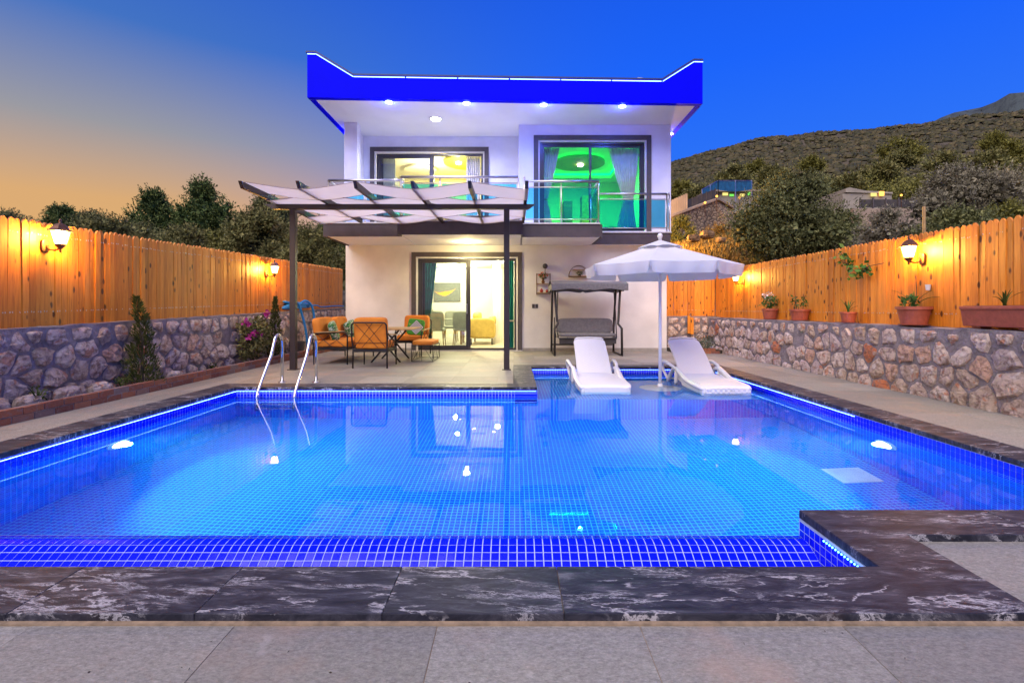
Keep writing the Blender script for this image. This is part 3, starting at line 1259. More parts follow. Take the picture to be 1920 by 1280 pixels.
def build_house():
    h = thing('house', 'two-storey white villa with blue lit parapet and stepped dark-edged balcony behind the pool', 'house', (0, 12.27, 0))
    # ---- ground storey
    xs = [-4.18, -2.44, .075, 3.76]
    zs = [0, 2.34, 2.62]
    MB().gridwall(xs, zs, lambda i, k: not (i == 1 and k == 0), 12.27, 12.45).build('front_wall', 'render_white', h)
    MB().box(-4.18, -4.0, 12.452, 20, 0, 2.62).build('side_wall', 'render_white', h)
    MB().box(3.58, 3.76, 12.452, 20, 0, 2.62).build('side_wall', 'render_white', h)
    MB().box(-3.998, 3.578, 17.1, 17.25, 0, 2.5).build('inner_wall', 'room_white', h)
    MB().box(-3.998, 3.578, 12.452, 17.098, 2.44, 2.5).build('ceiling', 'room_white', h)
    MB().box(-3.998, 3.578, 12.452, 17.098, -.05, .02).build('room_floor', 'room_floor', h)
    MB().box(-4.18, -2.56, 12.25, 12.268, .01, .085).build('skirting', 'plaster_skirting', h)
    MB().box(.19, 3.76, 12.25, 12.268, .01, .085).build('skirting', 'plaster_skirting', h)
    MB().box(-2.56, .19, 12.22, 12.268, .01, .03).build('threshold', 'marble_sill', h)
    # slab, balcony, dark edges with pale cap
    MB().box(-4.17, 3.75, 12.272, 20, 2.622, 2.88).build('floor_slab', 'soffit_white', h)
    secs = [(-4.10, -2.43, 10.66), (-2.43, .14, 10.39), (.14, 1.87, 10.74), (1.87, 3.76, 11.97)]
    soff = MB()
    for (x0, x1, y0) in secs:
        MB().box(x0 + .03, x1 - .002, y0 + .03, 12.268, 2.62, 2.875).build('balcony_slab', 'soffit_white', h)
        MB().box(x0, x1, y0, y0 + .028, 2.605, 2.88).build('balcony_edge', 'fascia_brown', h)
        MB().box(x0 - .02, x1 + .02 if x1 > 3 or y0 < 10.5 else x1 - .022, y0 - .025, y0 + .14, 2.882, 2.912).build('edge_cap', 'marble_sill', h)
    MB().box(-4.128, -4.102, 10.69, 12.266, 2.605, 2.88).build('balcony_edge', 'fascia_brown', h)
    MB().box(1.872, 1.898, 10.74, 11.968, 2.605, 2.88).build('balcony_edge', 'fascia_brown', h)
    MB().box(.142, .168, 10.39, 10.738, 2.605, 2.88).build('balcony_edge', 'fascia_brown', h)
    MB().box(-2.458, -2.432, 10.39, 10.658, 2.605, 2.88).build('balcony_edge', 'fascia_brown', h)
    # ---- upper storey
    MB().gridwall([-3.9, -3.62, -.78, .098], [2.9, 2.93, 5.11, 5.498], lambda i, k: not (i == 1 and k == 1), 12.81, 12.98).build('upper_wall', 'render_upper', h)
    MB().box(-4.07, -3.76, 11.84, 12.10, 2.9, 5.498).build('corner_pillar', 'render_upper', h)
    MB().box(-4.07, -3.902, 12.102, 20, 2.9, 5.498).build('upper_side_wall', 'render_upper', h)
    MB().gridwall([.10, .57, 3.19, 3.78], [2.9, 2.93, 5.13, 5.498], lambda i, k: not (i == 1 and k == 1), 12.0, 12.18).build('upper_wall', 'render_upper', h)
    MB().box(.10, .25, 12.182, 16.9, 2.9, 5.498).build('partition', 'render_upper', h)
    MB().box(3.60, 3.78, 12.182, 20, 2.9, 5.498).build('upper_side_wall', 'render_upper', h)
    MB().box(-3.9, .098, 16.8, 16.95, 2.9, 5.4).build('inner_wall', 'cream_paint', h)
    MB().box(.252, 3.598, 16.7, 16.85, 2.9, 5.4).build('inner_wall', 'green_wall', h)
    MB().box(-3.9, .098, 12.982, 16.798, 5.40, 5.45).build('ceiling', 'cream_paint', h)
    MB().box(.252, 3.598, 12.182, 16.698, 5.42, 5.47).build('ceiling', 'green_wall', h)
    MB().box(-4.0, 3.6, 12.3, 17.0, 2.882, 2.90).build('upper_floor', 'room_floor', h)
    MB().box(-4.18, 3.76, 19.99, 20.15, 0, 5.498).build('back_wall', 'render_white', h)
    # ---- roof: soffit plate set slightly askew to the wall below, parapet with raised corners
    fl, fr_ = (-4.36, 10.45), (4.08, 10.78)
    MB().prism([fl, fr_, (4.08, 20.6), (-4.36, 20.6)], 'z', 5.50, 5.74).build('roof', 'soffit_white', h)
    prof = [(0, 5.49), (8.44, 5.49), (8.44, 6.41), (8.24, 6.41), (7.55, 5.975), (.96, 5.955), (.18, 6.415), (0, 6.415)]
    dx, dy = fr_[0] - fl[0], fr_[1] - fl[1]
    L = math.hypot(dx, dy)
    ux, uy = dx / L, dy / L
    nx_, ny_ = -uy, ux

    def pr(s, d, z):
        return (fl[0] + ux * s + nx_ * d, fl[1] + uy * s + ny_ * d, z)
    n = len(prof)
    pts = [pr(s, -.03, z) for s, z in prof] + [pr(s, .10, z) for s, z in prof]
    MB().poly(pts, [tuple(range(n)), tuple(range(2 * n - 1, n - 1, -1))] + [(i, i + n, (i + 1) % n + n, (i + 1) % n) for i in range(n)]).build('parapet', 'fascia_led_glow', h)
    for x0, x1 in ((-4.36, -4.24), (3.96, 4.08)):
        y0 = 10.58 if x0 < 0 else 10.90
        pf = [(y0, 5.49), (20.6, 5.49), (20.6, 5.96), (y0 + .9, 5.96), (y0 + .2, 6.41), (y0, 6.41)]
        MB().prism(pf, 'x', x0, x1).build('side_parapet', 'fascia_led_glow', h)
    # cap and light strip following the parapet's top edge
    edge = [(0, 6.415), (.18, 6.415), (.96, 5.955), (7.55, 5.975), (8.24, 6.41), (8.44, 6.41)]
    for (a, b) in zip(edge[:-1], edge[1:]):
        e0 = -.02 if a[0] == 0 else 0
        MB().bar(pr(a[0] + e0, .02, a[1] + .022), pr(b[0], .02, b[1] + .022), .16, .035).build('parapet_cap', 'cap_dark', h)
        m_ = 6 if b[0] - a[0] > 3 else 1
        for k in range(m_):
            f0, f1 = k / m_, (k + 1) / m_ - (.003 if m_ > 1 else 0)
            p0 = [a[q] + (b[q] - a[q]) * f0 for q in (0, 1)]
            p1 = [a[q] + (b[q] - a[q]) * f1 for q in (0, 1)]
            MB().bar(pr(p0[0] + .01, -.048, p0[1] - .022), pr(p1[0], -.048, p1[1] - .022), .010, .014).build('light_strip', 'led_roof', h)
    # ---- downlights
    for (x, y, m, e, c, nm) in ((-2.70, 10.66, 'lamp_blueish', 16, (.12, .2, 1), 0), (-1.04, 10.72, 'lamp_blueish', 16, (.12, .2, 1), 0), (.63, 10.80, 'lamp_blueish', 16, (.12, .2, 1), 0),
                                (2.36, 10.88, 'lamp_blueish', 20, (.1, .2, 1), 0), (-1.85, 11.62, 'lamp_white', 42, (1, .96, .88), 1), (-4.12, 12.45, 'lamp_blueish', 12, (.1, .15, 1), 0), (3.95, 12.6, 'lamp_blueish', 12, (.05, .12, 1), 0)):
        r = .075 if nm == 0 else .12
        MB().lathe([(r * 1.35, .0), (r * 1.35, -.008), (r * 1.05, -.012)], (x, y, 5.499), 20).build('downlight', 'white_plastic', h)
        MB().lathe([(r, .0), (r * .9, -.012)], (x, y, 5.489), 20).build('downlight_lens', m, h)
        light('downlight_bulb', 'SPOT', (x, y, 5.45), e * 2, c, h, size=.05, spot=R(168), blend=.5)
        if m == 'lamp_blueish':
            light('downlight_glow', 'POINT', (x, y, 5.42), 9, (.03, .06, 1), h, size=.02)
    x, y = -1.11, 11.5
    MB().lathe([(.12, .0), (.12, -.008), (.10, -.012)], (x, y, 2.619), 20).build('downlight', 'white_plastic', h)
    MB().lathe([(.085, .0), (.075, -.012)], (x, y, 2.609), 20).build('downlight_lens', 'lamp_warm', h)
    light('downlight_bulb', 'SPOT', (x, y, 2.58), 90, (1, .82, .38), h, size=.06, spot=R(168), blend=.5)
    light('downlight_spill', 'POINT', (x, y + .1, 2.50), 22, (1, .80, .34), h, size=.04)

    # ---- openings
    def opening(x0, x1, z0, z1, y, mull, trimw=.11, left_first=True, open_side=None, tb=False):
        w = thing_child('window' if z0 > 1 else 'sliding_door', h)
        frame_rect(MB(), x0 - trimw, x1 + trimw, z0, z1 + trimw, trimw, y - .03, y - .002).build('surround', 'trim_grey', w)
        frame_rect(MB(), x0 + .002, x1 - .002, z0, z1 - .002, .035, y + .01, y + .05).build('reveal', 'render_white', w)
        frame_rect(MB(), x0 + .037, x1 - .037, z0, z1 - .037, .05, y + .06, y + .15, bottom=True).build('frame', 'frame_metal', w)
        a, b = x0 + .087, x1 - .087
        zb_, zt = z0 + .05, z1 - .087
        # fixed and sliding leaves
        m0 = mull
        frame_rect(MB(), a, m0, zb_, zt, .06, y + .075, y + .100, bottom=True).build('leaf_frame', 'frame_metal', w)
        MB().box(a + .06, m0 - .06, y + .085, y + .091, zb_ + .06, zt - .06).build('pane', 'window_glass', w)
        if not open_side:
            frame_rect(MB(), m0 - .06, b, zb_, zt, .06, y + .105, y + .13, bottom=True).build('leaf_frame', 'frame_metal', w)
            MB().box(m0, b - .06, y + .115, y + .121, zb_ + .06, zt - .06).build('pane', 'window_glass', w)
        else:
            frame_rect(MB(), a + .05, m0 + .05, zb_, zt, .06, y + .105, y + .13, bottom=True).build('leaf_frame', 'frame_metal', w)
            MB().box(a + .11, m0 - .01, y + .115, y + .121, zb_ + .06, zt - .06).build('pane', 'window_glass', w)
        MB().box(m0 - .045, m0 - .025, y + .05, y + .075, z0 + .9, z0 + 1.15).build('handle', 'brushed_steel', w)
        return w
    opening(-2.44, .075, .03, 2.34, 12.27, -1.15, open_side=True)
    opening(-3.62, -.78, 2.93, 5.11, 12.81, -2.15, open_side=True)
    opening(.57, 3.19, 2.93, 5.13, 12.0, 1.87)

    # ---- balcony railings
    def railing(pts, post_n):
        """pts: plan polyline"""
        r = thing_child('railing', h)
        zt, z0 = 3.83, 2.912
        for (a, b) in zip(pts[:-1], pts[1:]):
            A, B = Vector((a[0], a[1], 0)), Vector((b[0], b[1], 0))
            d = (B - A)
            k = max(1, round(d.length / post_n))
            MB().tube([A + Vector((0, 0, zt)), B + Vector((0, 0, zt))], .026, 10).build('handrail', 'brushed_steel', r, smooth=True)
            for z in (zt - .13, z0 + .09):
                MB().tube([A + Vector((0, 0, z)), B + Vector((0, 0, z))], .011, 8).build('rail', 'brushed_steel', r, smooth=True)
            u = d.normalized()
            q = Vector((-u.y, u.x, 0))
            for i in range(k):
                p0, p1 = A + d * (i / k) + u * .04, A + d * ((i + 1) / k) - u * .04
                MB().poly([p0 + Vector((0, 0, z0 + .11)) + q * .003, p1 + Vector((0, 0, z0 + .11)) + q * .003, p1 + Vector((0, 0, zt - .15)) + q * .003, p0 + Vector((0, 0, zt - .15)) + q * .003,
                           p0 + Vector((0, 0, z0 + .11)) - q * .003, p1 + Vector((0, 0, z0 + .11)) - q * .003, p1 + Vector((0, 0, zt - .15)) - q * .003, p0 + Vector((0, 0, zt - .15)) - q * .003],
                          [(0, 1, 2, 3), (7, 6, 5, 4), (0, 4, 5, 1), (1, 5, 6, 2), (2, 6, 7, 3), (3, 7, 4, 0)]).build('glass_panel', 'rail_glass', r)
            for i in range(k + 1):
                p = A + d * (i / k)
                MB().tube([p + Vector((0, 0, z0)), p + Vector((0, 0, zt - .02))], .016, 8).build('post', 'brushed_steel', r, smooth=True)
    railing([(-4.03, 12.0), (-4.03, 10.74), (-2.44, 10.74)], .85)
    railing([(-2.40, 10.72), (-2.40, 10.47), (.08, 10.47)], .9)
    railing([(.20, 10.50), (.20, 10.82), (1.83, 10.82), (1.83, 11.9)], .9)
    railing([(1.93, 12.02 - .02), (3.68, 12.0), (3.74, 12.0)], 1.25)

    # ---- dropped ceilings inside the upper rooms
    def disc(cx, cyy, r, z, m, ml, name='ceiling_disc'):
        MB().lathe([(r, .0), (r, .07)], (cx, cyy, z), 48).build(name, m, h)
        MB().lathe([(r - .09, .072), (r - .09, .092)], (cx, cyy, z), 48, caps=False).build('cove_light', ml, h)
    disc(1.90, 14.6, .74, 5.30, 'olive_paint', 'led_green')
    MB().gridwall([.254, .75, 3.05, 3.596], [0, .1, .2], lambda i, k: False, 0, 1)
    for (x0, x1, y0, y1) in ((.254, .70, 12.2, 16.69), (3.10, 3.596, 12.2, 16.69), (.702, 3.098, 12.2, 12.9), (.702, 3.098, 16.0, 16.69)):
        MB().box(x0, x1, y0, y1, 5.28, 5.36).build('ceiling_border', 'green_wall', h)
    for (a, b) in (((.73, 12.95), (.73, 15.97)), ((3.07, 12.95), (3.07, 15.97)), ((.73, 15.97), (3.07, 15.97)), ((.73, 12.93), (3.07, 12.93))):
        MB().bar((a[0], a[1], 5.375), (b[0], b[1], 5.375), .03, .02).build('cove_light', 'led_green', h)
    disc(-1.35, 14.5, .72, 5.30, 'olive_paint', 'led_orange')
    disc(-2.9, 15.3, .5, 5.32, 'cream_paint', 'led_orange')
    for (x, y, z, e, c, m) in ((1.93, 14.6, 5.285, 260, (.08, 1, .14), 'lamp_white'), (-1.63, 14.4, 5.285, 110, (.95, .85, .16), 'lamp_warm'), (-2.62, 14.6, 5.385, 60, (1, .9, .75), 'lamp_white')):
        MB().lathe([(.085, .0), (.085, -.03), (.06, -.05)], (x, y, z + .01), 20).build('ceiling_lamp', m, h)
        if x > 0:
            light('ceiling_bulb', 'SPOT', (x, y, z - .05), e, c, h, size=.05, spot=R(172), blend=.4)
        else:
            light('ceiling_bulb', 'POINT', (x, y, z - .45), e, c, h, size=.03)
    # wardrobe, mirror and switch in the green room
    MB().box(2.2, 2.62, 16.2, 16.69, 2.905, 4.75).build('wardrobe', 'wood_light', h)
    MB().box(1.62, 1.9, 16.3, 16.69, 2.905, 4.6).build('door_leaf', 'trim_grey', h)
    # ---- dropped ceiling edge lights and lamps on the ground floor
    for (a, b) in (((-2.9, 16.9), (-1.3, 16.9)), ((-1.25, 15.4), (-.75, 15.4)), ((-1.25, 14.5), (-.85, 14.5)), ((-.35, 14.8), (.0, 14.8))):
        MB().bar((a[0], a[1], 2.425), (b[0], b[1], 2.425), .10, .02).build('cove_light', 'led_violet', h)
    for (x, y) in ((-1.80, 16.4), (-1.25, 15.2), (-.62, 14.7), (-.60, 15.4), (-2.6, 14.0), (1.5, 14.5)):
        MB().lathe([(.05, .0), (.045, -.012)], (x, y, 2.438), 16).build('ceiling_lamp', 'lamp_warm', h)
    for (x, y, e) in ((-1.9, 15.9, 110), (-1.6, 13.8, 80), (-.5, 14.6, 100), (1.4, 14.5, 60)):
        light('ceiling_bulb', 'POINT', (x, y, 2.25), e, (1, .88, .50), h, size=.05)
    MB().box(-.66, -.42, 15.0, 15.25, .02, 2.438).build('inner_column', 'room_white', h)
    MB().box(-.10, .9, 15.9, 16.05, .02, 2.438).build('inner_wall', 'room_white', h)
    # wall sockets
    MB().box(.43, .50, 12.255, 12.268, 1.07, 1.17).build('socket_plate', 'wall_socket', h, bevel=.004)
    MB().box(.51, .58, 12.255, 12.268, 1.07, 1.17).build('socket_plate', 'wall_socket', h, bevel=.004)
    return h


def thing_child(name, parent):
    o = bpy.data.objects.new(name, None)
    COL.objects.link(o)
    o.parent = parent
    o.empty_display_size = .1
    return o


HOUSE = build_house()

curtain('curtain', 'teal curtain gathered at the left side of the ground floor sliding door', -2.33, -1.98, 12.62, .05, 2.30, 'teal_curtain', tie=(.7, .45), folds=5)
curtain('curtain', 'teal curtain hanging at the right side of the ground floor sliding door', -.28, -.02, 12.62, .05, 2.30, 'teal_curtain', tie=(.75, .5), folds=5, to=.26)
curtain('curtain', 'sheer white curtain at the left edge of the balcony window behind the pergola', -3.5, -3.15, 13.12, 2.95, 5.05, 'sheer_curtain', folds=7)
curtain('curtain', 'sheer white curtain at the right edge of the balcony window behind the pergola', -1.28, -.9, 13.12, 2.95, 5.05, 'sheer_curtain', folds=7)
curtain('curtain', 'blue-lit sheer curtain tied back on the left of the green lit window', .66, 1.12, 12.35, 2.95, 5.04, 'sheer_curtain', tie=(3.75, .32), folds=7)
curtain('curtain', 'sheer curtain tied back on the right of the green lit window', 2.34, 3.10, 12.35, 2.95, 5.04, 'sheer_curtain', tie=(3.75, .30), folds=9, to=.55)


# ---- rooftop dishes
def dish(label, loc, r, m):
    t = thing('satellite_dish', label, 'satellite dish', loc, 'satellite dishes on the roof')
    prof = [(r * k / 8, -.30 * r * (1 - (k / 8) ** 2)) for k in range(0, 9)]
    mb = MB().lathe([(max(a, .002), b) for a, b in prof] + [(r - .008, -.012)], n=28, caps=False)
    M = Euler((R(62), 0, R(12))).to_matrix()
    mb.v = [tuple(M @ Vector(v) + Vector((0, 0, .62))) for v in mb.v]
    mb.build('reflector', m, t, smooth=True, local=True)
    MB().tube([(0, .08, 0), (0, .08, .55)], .02, 8).build('mast', 'steel', t, local=True)
    MB().tube([(0, .02, .35), (0, -.32, .55)], .01, 6).build('feed_arm', 'steel', t, local=True)


dish('grey satellite dish whose top shows above the left part of the blue parapet', (-2.72, 11.2, 5.50), .30, 'dish_grey')
dish('white satellite dish whose top shows above the right part of the blue parapet', (2.98, 11.4, 5.52), .33, 'dish_white')


# ================================================================== INTERIOR FURNITURE
def furnish():
    t = thing('painting', 'grey canvas with an orange brush stroke on the living room wall', 'painting', (-2.32, 17.06, 1.3))
    MB().box(-2.76, -1.88, 17.05, 17.085, 1.32, 1.93).build('canvas', 'painting', t)
    frame_rect(MB(), -2.775, -1.865, 1.305, 1.945, .014, 17.045, 17.088, bottom=True).build('frame', 'trim_grey', t)
    t = thing('sofa', 'mustard yellow sofa standing inside the open sliding door', 'sofa', (-.95, 14.6, .02))
    MB().super((-.95, 14.95, .40), (.76, 1.5, .42), 7).build('base', 'sofa_yellow', t, smooth=True)
    MB().super((-.95, 14.25, .50), (.76, .16, .56), 6).build('arm', 'sofa_yellow', t, smooth=True)
    MB().super((-1.12, 14.95, .78), (.22, 1.3, .34), 4).build('back_cushion', 'sofa_yellow', t, smooth=True)
    MB().super((-.66, 14.95, .72), (.20, 1.3, .24), 4).build('back_cushion', 'sofa_yellow', t, smooth=True)
    for x, y in ((-1.25, 14.25), (-.65, 14.25), (-1.25, 15.6), (-.65, 15.6)):
        MB().tube([(x, y, .02), (x, y, .2)], .02, 8).build('leg', 'black_metal', t)
    t = thing('dining_table', 'grey dining table seen through the left door pane', 'table', (-1.9, 14.7, .02))
    MB().box(-2.75, -1.45, 14.3, 15.1, .72, .76).build('table_top', 'chair_grey', t, bevel=.005)
    for x in (-2.65, -1.55):
        for y in (14.38, 15.02):
            MB().box(x - .03, x + .03, y - .03, y + .03, .02, .72).build('leg', 'wood_light', t)
    labs = ['grey upholstered dining chair nearest the left door pane', 'grey upholstered dining chair at the right end of the dining table', 'grey dining chair on the far side of the dining table']
    for k, (x, y) in enumerate(((-2.15, 13.8), (-1.5, 13.9), (-2.0, 15.5))):
        c = thing('dining_chair', labs[k], 'chair', (x, y, .02), 'dining chairs')
        MB().super((0, 0, .46), (.44, .44, .09), 4).build('seat', 'chair_grey', c, smooth=True, local=True)
        MB().super((0, -.2 if k < 2 else .2, .72), (.44, .07, .50), 4).build('backrest', 'chair_grey', c, smooth=True, local=True)
        for sx in (-.17, .17):
            for sy in (-.17, .17):
                MB().tube([(sx, sy, .44), (sx * 1.2, sy * 1.2, 0)], [.018, .012], 8).build('leg', 'wood_light', c, local=True)
    t = thing('potted_plant', 'small yellow-green plant standing on the dining table', 'plant', (-2.45, 14.6, .76))
    MB().lathe([(.04, 0), (.055, .09)], n=14).build('pot', 'white_plastic', t, local=True)
    leaves(t, 'foliage', 'leaf_green', (0, 0, .19), (.08, .08, .12), 60, .05)


def leaves(parent, name, mat, c, rad, n, size, loc=None, jit=.5, up=0.0, asp=.45, shell=.35):
    """leaf-sized quads spread through an ellipsoid, local to the parent"""
    d = RNG.normal(size=(n, 3))
    d /= np.linalg.norm(d, axis=1)[:, None]
    r = (shell + (1 - shell) * RNG.random(n) ** .5)[:, None]
    p = d * r * np.array(rad) + np.array(c)
    return leafquads(parent, name, mat, p, size, up, asp)


def leafquads(parent, name, mat, p, size, up=0.0, asp=.45, axis=None):
    n = len(p)
    a = RNG.normal(size=(n, 3)) if axis is None else axis + RNG.normal(size=(n, 3)) * .35
    a[:, 2] += up
    a /= np.linalg.norm(a, axis=1)[:, None]
    b = np.cross(a, RNG.normal(size=(n, 3)))
    b /= np.linalg.norm(b, axis=1)[:, None]
    s = (size * (.6 + .8 * RNG.random(n)))[:, None]
    tip = p + a * s
    V = np.stack([p, p + a * s * .5 + b * s * asp * .5, tip, p + a * s * .5 - b * s * asp * .5], 1).reshape(-1, 3)
    q = np.arange(4 * n).reshape(-1, 4)
    return arrays(name, V, q, mat, parent)


furnish()
deck_litter()


# ================================================================== PERGOLA
def build_pergola():
    t = thing('pergola', 'dark metal pergola with woven pale shade cloth strips over the seating area', 'pergola', (-1.95, 8.5, .01))
    for x in (-3.79, -.137):
        MB().box(x - .048, x + .048, 8.45, 8.55, .014, 2.752).build('post', 'pergola_metal', t, bevel=.004)
        MB().box(x - .075, x + .075, 8.42, 8.58, .0105, .022).build('post_foot', 'pergola_metal', t)
    # front beam with pointed ends
    MB().prism([(-4.13, 2.753), (.235, 2.753), (.345, 2.835), (-4.28, 2.835)], 'y', 8.45, 8.55).build('beam', 'pergola_metal', t, bevel=.003)
    xs = [-4.05 + .846 * i for i in range(6)]
    for x in xs:
        MB().prism([(7.30, 2.935), (7.37, 2.838), (10.37, 2.838), (10.37, 2.935)], 'x', x - .025, x + .025).build('rafter', 'pergola_metal', t, bevel=.003)
    MB().box(-4.06, .21, 10.30, 10.36, 2.937, 2.985).build('wall_beam', 'pergola_metal', t)
    # cloth strips woven over and under the rafters
    n = 4
    for j in range(n):
        y0 = 7.36 + j * .755
        w = .78
        V, q = [], []
        m = 100
        for i in range(m + 1):
            x = xs[0] - .03 + (xs[-1] - xs[0] + .06) * i / m
            u = (x - xs[0]) / .846
            k0 = math.floor(u)
            f = u - k0
            up, dn = 2.942, 2.830
            za, zb2 = (up, dn) if (k0 + j) % 2 == 0 else (dn, up)
            g = f * f * (3 - 2 * f) * .35 + f * .65
            z = za + (zb2 - za) * g
            pin = .018 * (1 - 4 * f * (1 - f))
            for k in range(7):
                h_ = k / 6
                yy = y0 + pin * .6 + (w - pin * 1.2) * h_ + .006 * math.sin(u * 5 + j * 1.3)
                V.append((x, yy, z - .012 * math.sin(math.pi * f) + .004 * math.sin(16 * h_ + u * 3)))
        for i in range(m):
            for k in range(6):
                a = i * 7 + k
                q.append((a, a + 7, a + 8, a + 1))
        o = arrays('shade_cloth', V, q, 'shade_cloth', t, wloc(t))
        o.data.polygons.foreach_set('use_smooth', [True] * len(o.data.polygons))
        for e in (y0 + .012, y0 + w - .012):
            pts = [(V[i * 7][0], e, V[i * 7][2] - .004) for i in range(0, m + 1, 2)]
            MB().tube(pts, .004, 4).build('cloth_hem', 'cloth_seam', t)


build_pergola()


# ================================================================== RUBBLE WALLS
def clip(poly, n, d):
    out = []
    for i in range(len(poly)):
        a, b = poly[i], poly[(i + 1) % len(poly)]
        da, db = a @ n - d, b @ n - d
        if da <= 0:
            out.append(a)
        if (da < 0 < db) or (db < 0 < da):
            out.append(a + (b - a) * (da / (da - db)))
    return out


def stone_cells(L, Hh, size):
    n = int(L * Hh / (size * size))
    rows = max(3, round(Hh / size))
    per = max(1, round(n / rows))
    pts = []
    for r in range(rows):
        for k in range(per):
            pts.append(((k + .5 + (.5 if r % 2 else 0) + RNG.uniform(-.42, .42)) * L / per, (r + .5 + RNG.uniform(-.36, .36)) * Hh / rows))
    pts = np.array(pts)
    cells = []
    for i, p in enumerate(pts):
        poly = [np.array(c, float) for c in ((0, 0), (L, 0), (L, Hh), (0, Hh))]
        d2 = ((pts - p) ** 2).sum(1)
        for jx in np.argsort(d2)[1:14]:
            q = pts[jx]
            nn = q - p
            poly = clip(poly, nn, (nn @ (p + q)) / 2)
            if len(poly) < 3:
                break
        if len(poly) >= 3:
            cells.append(poly)
    return cells


def stone_mesh(poly, gap):
    """a rough faced stone from its cell outline; local frame (u, v) and outward w"""
    P_ = np.array(poly)
    c = P_.mean(0)
    n = 15
    ring = []
    for k in range(n):
        a = 2 * math.pi * k / n + RNG.uniform(-.1, .1)
        d = np.array([math.cos(a), math.sin(a)])
        best = 9.0
        for i in range(len(P_)):
            p, q = P_[i] - c, P_[(i + 1) % len(P_)] - c
            e = q - p
            den = d[0] * e[1] - d[1] * e[0]
            if abs(den) < 1e-9:
                continue
            t = (p[0] * e[1] - p[1] * e[0]) / den
            s = (p[0] * d[1] - p[1] * d[0]) / den
            if t > 0 and -.001 <= s <= 1.001:
                best = min(best, t)
        ring.append((a, best))
    m = np.mean([r for a, r in ring])
    V = []
    hh = RNG.uniform(.018, .045)
    tiltx, tilty = RNG.uniform(-.25, .25, 2)
    for lev, (f, w) in enumerate(((1.0, -.03), (.97, .006), (.80, hh * .8), (.42, hh))):
        for a, r in ring:
            rr = min(r, m * 1.45)
            rr = max(.02, (rr * .96 + m * .04) - gap) * f * RNG.uniform(.86, 1.04)
            x, y = rr * math.cos(a), rr * math.sin(a)
            V.append((x, y, w + (RNG.uniform(-.008, .008) + x * tiltx * .5 + y * tilty * .5 if lev > 1 else 0)))
    V.append((0, 0, hh + RNG.uniform(-.006, .01)))
    Fc = []
    for l in range(3):
        for k in range(n):
            j = (k + 1) % n
            Fc.append((l * n + k, l * n + j, (l + 1) * n + j, (l + 1) * n + k))
    for k in range(n):
        Fc.append((3 * n + k, 3 * n + (k + 1) % n, 4 * n))
    return c, V, Fc


def rubble(root, o0, udir, ndir, L, h0, h1, size, gap, lo=-.05):
    """stones on a vertical face from o0 along udir; ndir outward"""
    o0, udir, ndir = Vector(o0), Vector(udir), Vector(ndir)
    hm = max(h0, h1)
    cells = stone_cells(L, hm - lo, size)
    R3 = Matrix((udir, Vector((0, 0, 1)), ndir)).transposed()
    k = 0
    for poly in cells:
        c, V, Fc = stone_mesh(poly, gap)
        hh = h0 + (h1 - h0) * c[0] / L
        vs = (hh - lo) / (hm - lo)
        c[1] *= vs
        V = [(v[0], v[1] * vs, v[2]) for v in V]
        if c[1] + lo > hh - .04 or RNG.random() < .03:
            continue
        rad = max(abs(v[1]) for v in V)
        zc = c[1] + lo
        sc = 1.0
        if zc + rad > hh - .025:
            sc = max(.3, (hh - .025 - zc) / rad)
        me = bpy.data.meshes.new('stone')
        me.from_pydata([tuple(R3 @ Vector((v[0] * sc, v[1] * sc, v[2]))) for v in V], [], Fc)
        me.materials.append(MATS['rubble_stone'])
        me.update()
        o = bpy.data.objects.new('stone', me)
        COL.objects.link(o)
        o.parent = root
        o.location = o0 + udir * c[0] + Vector((0, 0, zc)) - wloc(root)
        k += 1
    return k


def ridge_box(xa, xb, ya, yb, z0, za, zb, n=40, along='y', jit=.012):
    """mortar body with a slightly uneven top, from a to b"""
    mb = MB()
    P_, Fc = [], []
    for i in range(n + 1):
        f = i / n
        zt = za + (zb - za) * f + RNG.uniform(-jit, jit)
        zt2 = zt + RNG.uniform(-jit, jit) * .7
        if along == 'y':
            y = ya + (yb - ya) * f
            P_ += [(xa, y, z0), (xb, y, z0), (xb, y, zt2), (xa, y, zt)]
        else:
            x = xa + (xb - xa) * f
            P_ += [(x, ya, z0), (x, yb, z0), (x, yb, zt2), (x, ya, zt)]
    for i in range(n):
        a = i * 4
        for k in range(4):
            l = (k + 1) % 4
            Fc.append((a + k, a + l, a + 4 + l, a + 4 + k) if along == 'x' else (a + k, a + 4 + k, a + 4 + l, a + l))
    Fc += [(0, 1, 2, 3), (n * 4 + 3, n * 4 + 2, n * 4 + 1, n * 4)]
    return mb.poly(P_, Fc)


def build_stone_walls():
    t = thing('stone_wall', 'low rubble stone wall on the left carrying the wooden fence', 'wall', (-5.1, 8.5, 0))
    ridge_box(-4.95, -5.28, 2.6, 14.8, -.3, .80, 1.08, 60).build('mortar', 'mortar', t)
    rubble(t, (-4.95, 3.9, 0), (0, 1, 0), (1, 0, 0), 10.6, .83, 1.07, .265, .008)
    t = thing('stone_wall', 'low rubble stone wall on the right with flower pots standing on it', 'wall', (5.0, 8.2, 0))
    ridge_box(4.86, 5.28, 2.8, 12.40, -.3, .83, .83, 60).build('mortar', 'mortar', t)
    rubble(t, (4.86, 12.40, 0), (0, -1, 0), (-1, 0, 0), 8.3, .83, .83, .25, .011)
    t = thing('stone_wall', 'short rubble stone wall between the house corner and the right wall', 'wall', (4.4, 12.5, 0))
    ridge_box(3.77, 5.27, 12.42, 12.84, -.3, .86, .86, 10, along='x').build('mortar', 'mortar', t)
    rubble(t, (3.80, 12.42, 0), (1, 0, 0), (0, -1, 0), 1.05, .86, .86, .21, .016)


build_stone_walls()


